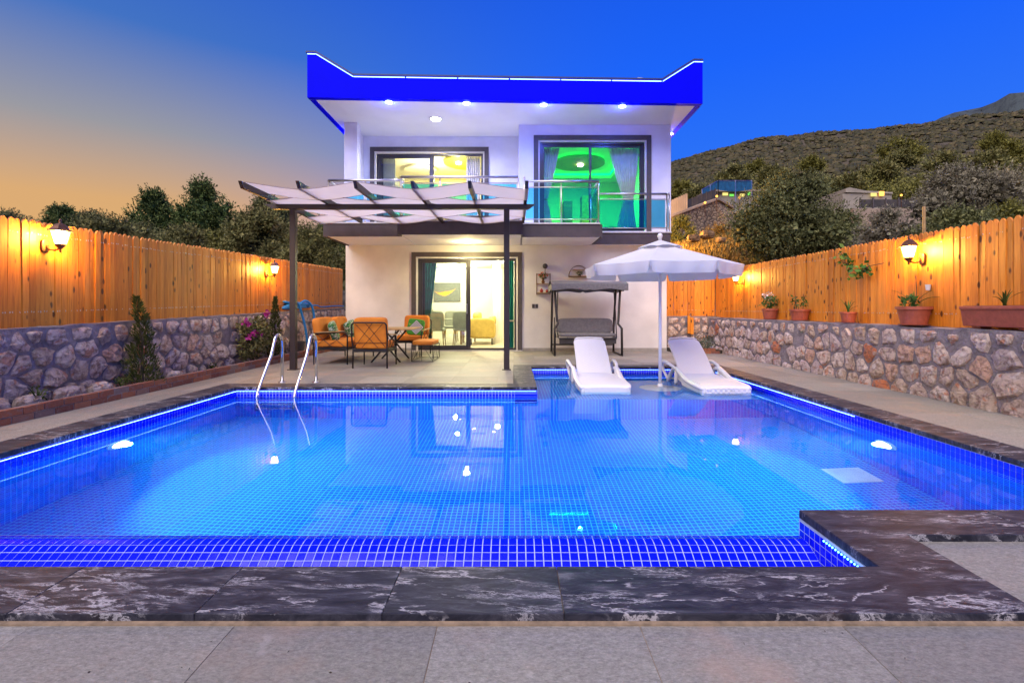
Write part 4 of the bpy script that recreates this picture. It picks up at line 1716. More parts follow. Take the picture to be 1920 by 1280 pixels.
# ---- fences
def board_mesh(h, w=.068, th=.02):
    pts = [(-w / 2, 0), (w / 2, 0), (w / 2, h - .045), (w * .38, h - .026), (w * .16, h - .006), (0, h), (-w * .16, h - .006), (-w * .38, h - .026), (-w / 2, h - .045)]
    return MB().prism(pts, 'y', -th / 2, th / 2).mesh('board', 'pine_board')


def build_fence(label, a, b, za, zb, ta, tb, nrm, pitch, lamps=None):
    """boards from a to b (plan points), base height za..zb, top height ta..tb"""
    A, B = Vector((*a, 0)), Vector((*b, 0))
    t = thing('wooden_fence', label, 'fence', (A.x, A.y, za))
    d = B - A
    L = d.length
    u = d.normalized()
    ang = math.atan2(u.y, u.x)
    n = int(L / pitch)
    hs = [board_mesh(h / 100) for h in range(100, 130)]
    sc = MB()
    nv = Vector((*nrm, 0))
    for i in range(n):
        f = (i + .5) / n
        w = wloc(t)
        base = za + (zb - za) * f
        top = ta + (tb - ta) * f + random.uniform(-.008, .008)
        hgt = min(129, max(100, round((top - base) * 100)))
        o = bpy.data.objects.new('board', hs[hgt - 100])
        COL.objects.link(o)
        o.parent = t
        p = A + d * f + nv * random.uniform(-.004, .004)
        o.location = (p.x - w.x, p.y - w.y, base + (top - base - hgt / 100) - w.z + .004)
        o.rotation_euler = (random.uniform(-.006, .006), random.uniform(-.010, .010), ang + random.uniform(-.05, .05))
        o.scale = (pitch / .0695 * random.uniform(.97, 1.01), 1, 1)
        for z in (top - .14, base + .16):
            for s in (-.012, .014):
                q = p + u * s + nv * .0125
                if random.random() < .75:
                    M = Matrix.Rotation(math.atan2(nv.y, nv.x), 3, 'Z') @ Matrix.Rotation(R(90), 3, 'Y')
                    m = MB().lathe([(.0065, 0), (.004, .003)], n=6)
                    sc.poly([M @ Vector(v) + Vector((q.x, q.y, z + random.uniform(-.006, .006))) for v in m.v], m.f)
    o = sc.build('screws', 'screw', t)
    o['kind'] = 'stuff'
    for z, zz in ((za + .16, zb + .16), (ta - .14, tb - .14)):
        MB().bar(A - nv * .032 + Vector((0, 0, z)), B - nv * .032 + Vector((0, 0, zz)), .035, .05).build('rail', 'pine_board', t)
    return t


build_fence('long plank fence on the left stone wall with two lanterns fixed to it', (-5.08, 4.0), (-5.08, 14.6), .83, 1.08, 1.95, 2.22, (1, 0), .0735)
build_fence('long plank fence on the right stone wall behind the flower pots', (5.14, 12.66), (5.14, 4.2), .84, .83, 2.02, 2.00, (-1, 0), .0755)
build_fence('short reddish plank fence facing the pool beside the house corner', (3.80, 12.70), (5.12, 12.70), .86, .86, 2.02, 2.02, (0, -1), .085)


# ---- brick kerb and planting bed
def build_kerb():
    t = thing('brick_kerb', 'low two-course red brick kerb edging the left planting bed', 'kerb', (-4.6, 7, 0))
    MB().box(-4.66, -4.562, 2.6, 12.9, -.1, .135).build('kerb_core', 'mortar', t)
    bm = MB().box(-.048, .012, -.098, .098, -.031, .031).mesh('brick', 'kerb_brick')
    for r in range(2):
        y = 2.7 + (.1 if r else 0)
        while y < 12.8:
            o = bpy.data.objects.new('brick', bm)
            COL.objects.link(o)
            o.parent = t
            o.location = (-4.569 + random.uniform(-.004, .004) + 4.6, y - 7, .038 + r * .070 + random.uniform(-.003, .003))
            o.rotation_euler = (random.uniform(-.02, .02), random.uniform(-.02, .02), random.uniform(-.02, .02))
            y += .211
    s = MB().box(-4.955, -4.655, 2.6, 14.8, -.2, .085).build('planting_bed', 'soil')
    s['kind'] = 'structure'
    # small triangular kerb in the far right corner
    t = thing('brick_kerb', 'small red brick kerb around the shrub in the far right corner', 'kerb', (4.3, 11.6, 0))
    for r in range(2):
        for i in range(5):
            x = 3.86 + i * .2 + (.1 if r else 0)
            if x > 4.75:
                continue
            o = bpy.data.objects.new('brick', bm)
            COL.objects.link(o)
            o.parent = t
            o.rotation_euler = (0, 0, R(90) + random.uniform(-.03, .03))
            o.location = (x - 4.3, 11.55 - 11.6, .038 + r * .066)
    MB().box(3.78, 4.86, 11.57, 12.42, -.1, .09).build('bed_soil', 'soil', t)


build_kerb()


# ================================================================== LANTERNS
def build_lantern(label, loc, sgn, energy):
    """wall lantern: loc is the plate centre, sgn +1 when it sticks out towards +x"""
    t = thing('wall_lantern', label, 'lantern', loc, 'lit lanterns on the fences')
    s = sgn
    MB().super((.012 * s, 0, 0), (.03, .10, .15), 3, 6).build('back_plate', 'bronze', t, smooth=True, local=True)
    MB().tube([(.02 * s, 0, .0), (.06 * s, 0, -.045), (.12 * s, 0, -.05), (.17 * s, 0, -.03), (.175 * s, 0, .0)], .011, 8).build('arm', 'bronze', t, smooth=True, local=True)
    cx = .175 * s
    MB().lathe([(.004, -.075), (.014, -.06), (.008, -.045), (.02, -.03), (.045, .0), (.055, .015)], (cx, 0, .0), 12).build('base_cup', 'bronze', t, smooth=True, local=True)
    # hexagonal glass body
    g = MB().lathe([(.050, .018), (.083, .150)], (cx, 0, 0), 6)
    g.build('glass_shade', 'lantern_glow', t, local=True)
    for k in range(6):
        a = 2 * math.pi * k / 6
        c, sn = math.cos(a), math.sin(a)
        MB().tube([(cx + .053 * c, .053 * sn, .016), (cx + .087 * c, .087 * sn, .152)], .0035, 5).build('rib', 'bronze', t, local=True)
    pts = []
    MB().tube([(cx + .066 * math.cos(2 * math.pi * k / 6), .066 * math.sin(2 * math.pi * k / 6), .062) for k in range(6)], .0025, 5, closed=True).build('ring', 'bronze', t, local=True)
    MB().lathe([(.118, .150), (.110, .160), (.085, .180), (.068, .205), (.040, .232), (.016, .240), (.010, .258), (.016, .268), (.004, .29)], (cx, 0, 0), 6).build('roof_cap', 'bronze', t, local=True)
    light('lantern_bulb', 'POINT', Vector(loc) + Vector((cx + .0 * s, 0, .09)), energy, (1, .50, .09), t, size=.05)
    # the bulb sits inside: the glowing shade must not block it
    for ch in t.children:
        if ch.name.startswith('glass_shade'):
            ch.visible_shadow = True
    return t


def mat_lantern_glass():
    """thin glowing glass that lets the bulb's light out"""
    m = MATS['lantern_glow']
    t = m.node_tree
    e = [n for n in t.nodes if n.type == 'EMISSION'][0]
    tr = N(t, 'ShaderNodeBsdfTransparent')
    ad = N(t, 'ShaderNodeAddShader')
    link(t, e.outputs[0], ad.inputs[0])
    link(t, tr.outputs[0], ad.inputs[1])
    link(t, ad.outputs[0], t.nodes['Material Output'].inputs[0])


mat_lantern_glass()
build_lantern('lit carriage lantern on the left fence nearest the pool', (-5.065, 5.34, 1.73), 1, 40)
build_lantern('lit carriage lantern on the left fence beside the pergola post', (-5.065, 10.1, 1.76), 1, 40)
build_lantern('lit carriage lantern on the right fence above the terracotta pots', (5.125, 6.23, 1.68), -1, 40)
build_lantern('lit carriage lantern on the right fence beside the white umbrella', (5.125, 11.1, 1.66), -1, 40)


# ================================================================== SUN LOUNGERS
def build_lounger():
    """origin at floor level, centre of the foot end; the bed runs away along +y"""
    t = thing('sun_lounger', 'white moulded wicker-pattern sun lounger standing in the shallow water left of the umbrella pole', 'sun lounger', (0, 0, 0), 'white sun loungers in the shallow end')
    # seat and back surfaces
    prof = [(0.0, .265), (.03, .295), (.15, .315), (.40, .325), (.68, .322), (.86, .318), (.98, .335)]
    back = [(.98, .338), (1.06, .400), (1.22, .560), (1.40, .700), (1.54, .800), (1.60, .832)]

    def sheet(pr, th, wfun, name, n=12):
        V, q = [], []
        m = len(pr)
        for lay in (0, 1):
            for i, (y, z) in enumerate(pr):
                w = wfun(i / (m - 1))
                for k in range(n + 1):
                    f = 2 * k / n - 1
                    dz = -.012 * (f * f) + (.0 if lay == 0 else -th)
                    edge = (1 - abs(f) ** 6 * .02)
                    V.append((f * w / 2 * edge, y + (.0 if lay == 0 else (.0 if name == 'seat' else th * .7)), z + dz))
        o1 = m * (n + 1)
        for i in range(m - 1):
            for k in range(n):
                a = i * (n + 1) + k
                q.append((a, a + 1, a + n + 2, a + n + 1))
                q.append((o1 + a, o1 + a + n + 1, o1 + a + n + 2, o1 + a + 1))
        for i in range(m - 1):
            a, b = i * (n + 1), (i + 1) * (n + 1)
            q.append((a, b, o1 + b, o1 + a))
            q.append((a + n, o1 + a + n, o1 + b + n, b + n))
        for k in range(n):
            q.append((k, o1 + k, o1 + k + 1, k + 1))
            a = (m - 1) * (n + 1)
            q.append((a + k, a + k + 1, o1 + a + k + 1, o1 + a + k))
        o = arrays(name, V, q, 'white_wicker', t)
        autosmooth(o, 35)
        return o
    sheet(prof, .075, lambda f: .60 + .06 * min(1, f * 4) - .02 * f, 'seat')
    sheet(back, .03, lambda f: .55 - (.0 if f < .85 else .05 * (f - .85) / .15) - .03 * f, 'backrest')
    # rounded top edge of the back
    MB().tube([(-.235, 1.585, .815), (-.20, 1.61, .838), (0, 1.625, .846), (.20, 1.61, .838), (.235, 1.585, .815)], .016, 8).build('back_rim', 'white_plastic', t, smooth=True)
    for s in (-1, 1):
        x = .335 * s
        # side rail, bulging up to the arm
        MB().tube([(x * .93, .02, .25), (x, .12, .262), (x, .40, .275), (x, .62, .30), (x, .82, .37), (x, .96, .415), (x, 1.08, .40), (x, 1.20, .32), (x, 1.30, .22), (x, 1.34, .12), (x, 1.345, .0)],
                  [.028, .034, .036, .038, .036, .034, .034, .032, .030, .028, .026], 10).build('side_rail', 'white_plastic', t, smooth=True)
        # arm loop
        MB().tube([(x * 1.03, .98, .415), (x * 1.10, 1.12, .452), (x * 1.12, 1.30, .480), (x * 1.12, 1.45, .475), (x * 1.10, 1.52, .43), (x * 1.06, 1.50, .33), (x, 1.40, .24), (x, 1.33, .20)],
                  [.022, .026, .028, .028, .026, .024, .022, .02], 10).build('armrest', 'white_plastic', t, smooth=True)
        # front foot and middle leg
        MB().prism([(.01, .0), (.07, .0), (.13, .085), (.55, .11), (.76, .20), (.88, .35), (.62, .29), (.30, .262), (.02, .25)], 'x', x * .93 - .025, x * .93 + .025).build('foot', 'white_plastic', t, bevel=.008)
        MB().tube([(x, .96, .40), (x, .99, .2), (x, 1.0, .0)], [.032, .028, .024], 8).build('leg', 'white_plastic', t, smooth=True)
    MB().prism([(-.31, .20), (.31, .20), (.31, .0), (.24, .0), (.19, .055), (-.19, .055), (-.24, .0), (-.31, .0)], 'y', .012, .05).build('foot_panel', 'white_plastic', t, bevel=.006)
    MB().tube([(-.33, 1.30, .22), (.33, 1.30, .22)], .014, 8).build('cross_bar', 'white_plastic', t)
    MB().tube([(0, 1.02, .25), (0, 1.36, .66)], .014, 8).build('back_strut', 'white_plastic', t)
    return t


L1 = build_lounger()
L1.location = (1.245, 6.74, -.28)
L2 = copy_tree(L1)
L2.location = (2.86, 6.66, -.28)
L2.rotation_euler = (0, 0, R(2.5))
L2['label'] = 'white moulded wicker-pattern sun lounger standing in the shallow water right of the umbrella pole'


# ================================================================== UMBRELLA
def build_umbrella():
    cx, cyy = 2.14, 7.30
    t = thing('umbrella', 'large white octagonal garden umbrella over the two loungers', 'umbrella', (cx, cyy, -.28))
    b = (cx, cyy, 0)
    MB().tube([(cx, cyy, -.24), (cx, cyy, 2.04)], .024, 14).build('pole', 'umbrella_pole', t, smooth=True)
    MB().lathe([(.29, -.279), (.30, -.25), (.27, -.225), (.08, -.19), (.045, -.12), (.032, -.05)], b, 28).build('base', 'white_plastic', t, smooth=True)
    MB().lathe([(.006, 2.045), (.022, 2.06), (.030, 2.10), (.036, 2.115), (.036, 2.135), (.026, 2.155), (.004, 2.165)], b, 16).build('finial', 'white_plastic', t, smooth=True)
    ang = [R(22.5 + 45 * k) for k in range(8)]
    Rr, ze, za = 1.13, 1.665, 2.015

    def ring(r, z, sub=6, sagf=0.0):
        out_ = []
        for k in range(8):
            p0 = Vector((math.cos(ang[k]) * r, math.sin(ang[k]) * r, z))
            a1 = ang[(k + 1) % 8]
            p1 = Vector((math.cos(a1) * r, math.sin(a1) * r, z))
            for i in range(sub):
                f = i / sub
                p = p0.lerp(p1, f)
                s4 = 4 * f * (1 - f)
                out_.append((p.x + cx, p.y + cyy, p.z - sagf * s4))
        return out_
    V, q = [], []
    levels = 8
    for l in range(levels + 1):
        f = l / levels
        r = .07 + (Rr - .07) * f
        z = za - (za - ze) * (f ** .92)
        V += ring(r, z, 6, .030 * math.sin(math.pi * min(1, f * 1.0)) + .01 * f)
    m = 48
    for l in range(levels):
        for k in range(m):
            q.append((l * m + k, l * m + (k + 1) % m, (l + 1) * m + (k + 1) % m, (l + 1) * m + k))
    o = arrays('canopy', V, q, 'umbrella_cloth', t, wloc(t))
    autosmooth(o, 12)
    # small top vent
    V, q = [], []
    for l in range(4):
        f = l / 3
        V += ring(.03 + .30 * f, 2.055 - .115 * f, 6, -.018 * f)
    for l in range(3):
        for k in range(m):
            q.append((l * m + k, l * m + (k + 1) % m, (l + 1) * m + (k + 1) % m, (l + 1) * m + k))
    o = arrays('top_vent', V, q, 'umbrella_cloth', t, wloc(t))
    autosmooth(o, 12)
    # valance flaps with rounded lower corners
    for k in range(8):
        a0, a1 = ang[k], ang[(k + 1) % 8]
        p0 = Vector((cx + math.cos(a0) * Rr, cyy + math.sin(a0) * Rr, ze))
        p1 = Vector((cx + math.cos(a1) * Rr, cyy + math.sin(a1) * Rr, ze))
        outn = Vector((math.cos((a0 + a0 + R(45)) / 2), math.sin((a0 + a0 + R(45)) / 2), 0))
        V, q = [], []
        nn = 20
        for i in range(nn + 1):
            f = i / nn
            e = min(f, 1 - f)
            drop = .150 * min(1, (e / .055)) ** .4 if e < .055 else .150
            drop += .002 * math.sin(f * 9 + k)
            inset = .02 if 0 < i < nn else .0
            top = p0.lerp(p1, f) - Vector((0, 0, .010 * 4 * f * (1 - f)))
            for j in range(5):
                g = j / 4
                V.append(tuple(top + Vector((0, 0, -drop * g)) + outn * (.012 * math.sin(f * 17 + k) * g - .02 * g * g)))
        for i in range(nn):
            for j in range(4):
                a = i * 5 + j
                q.append((a, a + 1, a + 6, a + 5))
        o = arrays('valance', V, q, 'umbrella_cloth', t, wloc(t))
        o.data.polygons.foreach_set('use_smooth', [True] * len(o.data.polygons))
        MB().tube([(cx + math.cos(a0) * .05, cyy + math.sin(a0) * .05, za - .03), (cx + math.cos(a0) * Rr * .99, cyy + math.sin(a0) * Rr * .99, ze - .014)], .006, 6).build('rib', 'umbrella_pole', t)
        MB().tube([(cx + math.cos(a0) * .04, cyy + math.sin(a0) * .04, 1.60), (cx + math.cos(a0) * .55, cyy + math.sin(a0) * .55, 1.80)], .005, 6).build('strut', 'umbrella_pole', t)
    MB().lathe([(.04, 1.57), (.045, 1.60), (.04, 1.63)], b, 12).build('runner', 'umbrella_pole', t)


build_umbrella()


# ================================================================== POOL LADDER
def build_ladder():
    t = thing('pool_ladder', 'stainless steel pool ladder with two arched handrails at the far left corner', 'ladder', (-3.05, 7.0, .01))
    for x in (-3.29, -2.81):
        pts = [(x, 7.02, .012), (x, 7.02, .50)]
        for k in range(1, 10):
            a = math.pi * (1 - k / 9.0 * .86)
            pts.append((x, 6.905 - .115 * math.cos(math.pi - (math.pi - a)) * 1.0 if False else 6.90 + .12 * math.cos(math.pi * k / 9 * .90), .55 + .14 * math.sin(math.pi * k / 9 * .90)))
        pts += [(x, 6.70, .42), (x, 6.47, .14), (x, 6.35, -.02), (x, 6.325, -.10), (x, 6.32, -.9)]
        MB().tube(pts, .0215, 12).build('handrail', 'steel', t, smooth=True)
        MB().lathe([(.055, .011), (.05, .022), (.026, .028)], (x, 7.02, 0), 20).build('flange', 'steel', t, smooth=True)
    for z in (-.25, -.50, -.75):
        MB().box(-3.29, -2.81, 6.285, 6.36, z - .012, z + .012).build('step', 'steel', t, bevel=.004)


build_ladder()


# ================================================================== TERRACE FURNITURE
def lattice(mb, p00, p10, p01, p11, lines, r=.005):
    """thin rods crossing a quad; lines in (u, v) pairs"""
    p00, p10, p01, p11 = map(Vector, (p00, p10, p01, p11))

    def q(u, v):
        return (p00 * (1 - u) + p10 * u) * (1 - v) + (p01 * (1 - u) + p11 * u) * v
    for (u0, v0, u1, v1) in lines:
        mb.tube([q(u0, v0), q(u1, v1)], r, 6)
    return mb


XL = [(.08, 1, .80, 0), (.42, 1, 1.0, .12), (.92, 1, .20, 0), (.58, 1, 0, .12)]


def rod(parent, a, b, r=.005, name='lattice_bar'):
    MB().tube([a, b], r, 6).build(name, 'black_metal', parent, local=True)


def build_armchair():
    """local: faces +y, origin on the floor under its centre"""
    t = thing('armchair', 'black metal armchair with orange cushions seen from behind, nearest the pool', 'armchair', (0, 0, 0), 'orange cushioned armchairs')
    w, d = .30, .33
    # rear legs and back hoop in one bent tube
    MB().tube([(-w, -d, 0), (-w + .004, -d + .01, .36), (-w - .01, -d - .02, .52), (-w, -d - .06, .76), (-w + .02, -d - .068, .79), (-w + .05, -d - .07, .80), (w - .05, -d - .07, .80), (w - .02, -d - .068, .79),
               (w, -d - .06, .76), (w + .01, -d - .02, .52), (w - .004, -d + .01, .36), (w, -d, 0)], .014, 10).build('back_frame', 'black_metal', t, smooth=True, local=True)
    for s in (-1, 1):
        MB().tube([(w * s, d, 0), (w * s, d, .50), (w * s, d - .02, .545), (w * s, d - .06, .56), (w * s, -d - .03, .60)], .013, 10).build('arm_frame', 'black_metal', t, smooth=True, local=True)
        MB().super((w * s, 0.02, .575), (.05, .56, .022), 5, 6, rot=Euler((R(-3), 0, 0))).build('armrest', 'wood_light', t, smooth=True, local=True)
        for (u0, v0, u1, v1) in ((.1, 0, .55, 1), (.45, 0, .9, 1), (.9, 0, .45, 1), (.55, 0, .1, 1)):
            rod(t, (w * s, -d + 2 * d * u0, .33), (w * s, -d + 2 * d * u1, .33 + .22 * v1 if v1 else .33))
    for (x0, z0, x1, z1) in ((-.24, .78, .14, .36), (-.06, .79, .27, .37), (.06, .79, -.27, .37), (.24, .78, -.14, .36)):
        rod(t, (x0, -d - .062, z0), (x1, -d - .005, z1))
    for z in (.33, .29):
        MB().tube([(-w, -d, z), (w, -d, z), (w, d, z), (-w, d, z)], .012, 8, closed=True).build('seat_frame', 'black_metal', t, local=True)
    MB().box(-w, w, -d, d, .295, .325).build('seat_panel', 'black_metal', t, local=True)
    MB().super((0, .02, .395), (.57, .62, .13), 9).build('seat_cushion', 'cushion_orange', t, smooth=True, local=True)
    MB().super((0, -.255, .655), (.58, .15, .47), 8, rot=Euler((R(7), 0, 0))).build('back_cushion', 'cushion_orange', t, smooth=True, local=True)
    MB().box(-.265, .265, -.345, -.338, .44, .448).build('cushion_piping', 'black_metal', t, local=True)
    return t


def build_terrace_furniture():
    a = build_armchair()
    a.location = (-2.53, 9.0, .012)
    b = copy_tree(a)
    b.location = (-2.30, 11.25, .012)
    b.rotation_euler = (0, 0, R(180 - 8))
    b['label'] = 'orange cushioned armchair on the far side of the table holding a patterned pillow'
    t = thing('throw_pillow', 'green pillow with a white diamond pattern on the far armchair', 'pillow', (-2.22, 11.12, .60))
    MB().super((-2.20, 11.05, .64), (.37, .13, .37), 6, rot=Euler((R(-14), R(8), 0))).build('pillow_cover', 'cushion_diamond', t, smooth=True)
    # two-seat sofa along the left, facing +x
    s = thing('outdoor_sofa', 'black framed outdoor sofa with orange cushions beside the left wall', 'sofa', (-3.45, 10.1, .012))
    x0, x1, y0, y1 = -3.80, -3.12, 9.25, 10.95
    for y in (y0, y1):
        MB().tube([(x0 + .06, y, .0), (x0 + .05, y, .35), (x0 - .03, y, .80)], .014, 8).build('leg', 'black_metal', s, smooth=True)
        MB().tube([(x1, y, .01), (x1, y, .55), (x1 - .02, y, .60), (x1 - .06, y, .615), (x0 + .05, y, .585)], .014, 10).build('arm_frame', 'black_metal', s, smooth=True)
        MB().super((x0 + .36, y, .622), (.55, .05, .022), 5, 6, rot=Euler((0, R(-3), 0))).build('armrest', 'wood_light', s, smooth=True)
        for (u, v) in ((.08, .55), (.42, .95), (.6, .15), (.95, .5)):
            MB().tube([(x0 + .68 * u, y, .33), (x0 + .68 * v, y, .585)], .005, 6).build('lattice_bar', 'black_metal', s)
    MB().tube([(x0 - .03, y0, .80), (x0 - .03, y1, .80)], .014, 8).build('back_frame', 'black_metal', s)
    for z in (.29, .33):
        MB().tube([(x0 + .04, y0, z), (x1, y0, z), (x1, y1, z), (x0 + .04, y1, z)], .013, 8, closed=True).build('seat_frame', 'black_metal', s)
    MB().box(x0 + .04, x1, y0, y1, .295, .325).build('seat_panel', 'black_metal', s)
    for k in range(2):
        yc = y0 + .43 + k * .84
        MB().super((-3.42, yc, .395), (.66, .83, .13), 9).build('seat_cushion', 'cushion_orange', s, smooth=True)
        MB().super((-3.72, yc, .66), (.18, .81, .46), 6, rot=Euler((0, R(-9), R(2)))).build('back_cushion', 'cushion_orange', s, smooth=True)
    for (y, l, rz) in ((9.55, 'green leaf print pillow at the near end of the orange sofa', 12), (10.55, 'green leaf print pillow at the far end of the orange sofa', -8)):
        p = thing('throw_pillow', l, 'pillow', (-3.5, y, .46), 'leaf print pillows')
        MB().super((-3.48, y, .62), (.13, .37, .36), 6, rot=Euler((R(12), R(-16), R(rz)))).build('pillow_cover', 'cushion_leafprint', p, smooth=True)
    # table with crossed legs
    t = thing('coffee_table', 'rectangular outdoor table on crossed black legs between the armchairs', 'table', (-2.46, 10.0, .012))
    MB().box(-2.93, -1.99, 9.45, 10.55,   .645, .668).build('table_top', 'wood_light', t, bevel=.004)
    for y in (9.62, 10.40):
        MB().bar((-2.78, y, .012), (-2.24, y, .642), .03, .045, (0, 1, 0)).build('leg', 'black_metal', t)
        MB().bar((-2.22, y + .035, .012), (-2.76, y + .035, .642), .03, .045, (0, 1, 0)).build('leg', 'black_metal', t)
    MB().bar((-2.5, 9.66, .33), (-2.5, 10.4, .33), .03, .03).build('stretcher', 'black_metal', t)
    # wire bench with cushion
    t = thing('wire_bench', 'low wire frame bench with an orange cushion in front of the sliding door', 'bench', (-1.82, 10.25, .012))
    bx0, bx1, by0, by1 = -2.03, -1.61, 9.77, 10.60
    MB().super(((bx0 + bx1) / 2, (by0 + by1) / 2, .375), (.43, .85, .09), 7).build('seat_cushion', 'cushion_orange', t, smooth=True)
    for z, r in ((.325, .010), (.016, .009)):
        MB().tube([(bx0, by0, z), (bx1, by0, z), (bx1, by1, z), (bx0, by1, z)], r, 6, closed=True).build('frame_ring', 'black_metal', t)
    for (x, y) in ((bx0, by0), (bx1, by0), (bx1, by1), (bx0, by1)):
        MB().tube([(x, y, .016), (x, y, .325)], .007, 6).build('leg', 'black_metal', t)
    for (p, q_) in (((bx0, by0, .016), (bx0 + .2, by0, .325)), ((bx1, by0, .016), (bx1 - .2, by0, .325)), ((bx1, by0, .016), (bx1, by0 + .28, .325)), ((bx1, by0 + .56, .016), (bx1, by0 + .28, .325)), ((bx1, by0 + .56, .016), (bx1, by1, .325)),
                    ((bx0, by0, .016), (bx0, by0 + .28, .325)), ((bx0, by0 + .56, .016), (bx0, by0 + .28, .325)), ((bx0 + .2, by0, .016), (bx0 + .2, by0, .325))):
        MB().tube([p, q_], .004, 5).build('brace', 'black_metal', t)


build_terrace_furniture()


# ================================================================== GARDEN SWING
def build_swing():
    t = thing('garden_swing', 'dark framed garden swing seat with a grey fabric canopy against the house wall', 'swing seat', (1.62, 11.35, .012))
    for s, x in ((-1, .88), (1, 2.36)):
        # two upright bent tubes each side and a floor bar
        sgn = -s
        MB().tube([(x, 10.90, .03), (x, 10.93, .62), (x + .07 * s * -1, 10.98, .72), (x + .06 * -s, 11.0, .80), (x + .055 * -s * .2, 11.05, 1.45), (x + .02 * s, 11.12, 1.58), (x + .0, 11.35, 1.62)], .027, 10).build('front_upright', 'swing_frame', t, smooth=True)
        MB().tube([(x, 11.85, .03), (x, 11.82, .62), (x, 11.7, 1.1), (x, 11.55, 1.5), (x, 11.45, 1.60)], .026, 10).build('rear_upright', 'swing_frame', t, smooth=True)
        MB().tube([(x, 10.86, .03), (x, 11.90, .03)], .018, 8).build('floor_bar', 'swing_frame', t)
        MB().tube([(x + .10 * sgn, 11.30, 1.57), (x + .10 * sgn, 11.28, 1.42)], .012, 8).build('spring', 'steel', t)
        MB().tube([(x + .10 * sgn, 11.28, 1.42), (x + .08 * sgn, 11.22, .95), (x + .07 * sgn, 11.18, .55), (x + .09 * sgn, 11.05, .42), (x + .10 * sgn, 11.40, .40)], .013, 8).build('seat_hanger', 'swing_frame', t, smooth=True)
        MB().tube([(x + .07 * sgn, 11.42, .40), (x + .05 * sgn, 11.56, .62), (x + .05 * sgn, 11.62, .85)], .013, 8).build('back_hanger', 'swing_frame', t, smooth=True)
    MB().tube([(.90, 11.30, 1.60), (2.34, 11.30, 1.60)], .021, 8).build('top_bar', 'swing_frame', t)
    MB().tube([(.88, 11.86, .20), (2.36, 11.86, .20)], .018, 8).build('rear_bar', 'swing_frame', t)
    # canopy: sagging sheet with scalloped valances
    V, q = [], []
    nx, ny = 24, 10
    x0, x1 = .80, 2.47
    for j in range(ny + 1):
        y = 10.78 + 1.12 * j / ny
        z0 = 1.70 - .10 * abs(2 * j / ny - 1) ** 1.6 - .02 * j / ny
        for i in range(nx + 1):
            f = i / nx
            V.append((x0 + (x1 - x0) * f, y, z0 + .012 * math.sin(f * math.pi * 2) * math.sin(math.pi * j / ny) - .014 * math.sin(math.pi * f)))
    for j in range(ny):
        for i in range(nx):
            a = j * (nx + 1) + i
            q.append((a, a + 1, a + nx + 2, a + nx + 1))
    o = arrays('canopy', V, q, 'grey_fabric', t, wloc(t))
    o.data.polygons.foreach_set('use_smooth', [True] * len(o.data.polygons))

    def val(pa, pb, zt, name='canopy_valance', m='grey_fabric'):
        V, q = [], []
        pa, pb = Vector(pa), Vector(pb)
        nn = 28
        for i in range(nn + 1):
            f = i / nn
            dr = .13 + .02 * math.cos(f * 2 * math.pi * 2) * 1.0 - (.035 if abs(f - .5) < .02 else 0)
            p = pa.lerp(pb, f)
            V += [(p.x, p.y, p.z), (p.x, p.y - .004, p.z - dr * .5), (p.x, p.y, p.z - dr)]
        for i in range(nn):
            for k in range(2):
                a = i * 3 + k
                q.append((a, a + 1, a + 4, a + 3))
        o = arrays(name, V, q, m, t, wloc(t))
        o.data.polygons.foreach_set('use_smooth', [True] * len(o.data.polygons))
    val((x0, 10.775, 1.60), (x1, 10.775, 1.60), 1.6)
    val((x0, 11.905, 1.58), (x1, 11.905, 1.58), 1.6)
    val((x0, 11.90, 1.58), (x0, 10.78, 1.60), 1.6)
    val((x1, 10.78, 1.60), (x1, 11.90, 1.58), 1.6)
    # seat sling and cushions
    MB().super((1.62, 11.20, .47), (1.30, .50, .08), 6).build('seat_cushion', 'grey_fabric', t, smooth=True)
    MB().super((1.62, 11.50, .66), (1.30, .09, .36), 6, rot=Euler((R(-16), 0, 0))).build('back_cushion', 'grey_fabric', t, smooth=True)
    for k in range(7):
        x = 1.0 + k * .205
        MB().box(x, x + .012, 10.97, 11.42, .375, .40).build('seat_strap', 'swing_frame', t)
    MB().tube([(.98, 10.97, .40), (2.26, 10.97, .40)], .016, 8).build('seat_bar', 'swing_frame', t)
    MB().box(.99, 2.25, 10.985, 10.995, .28, .39).build('seat_apron', 'dark_mesh', t)


build_swing()


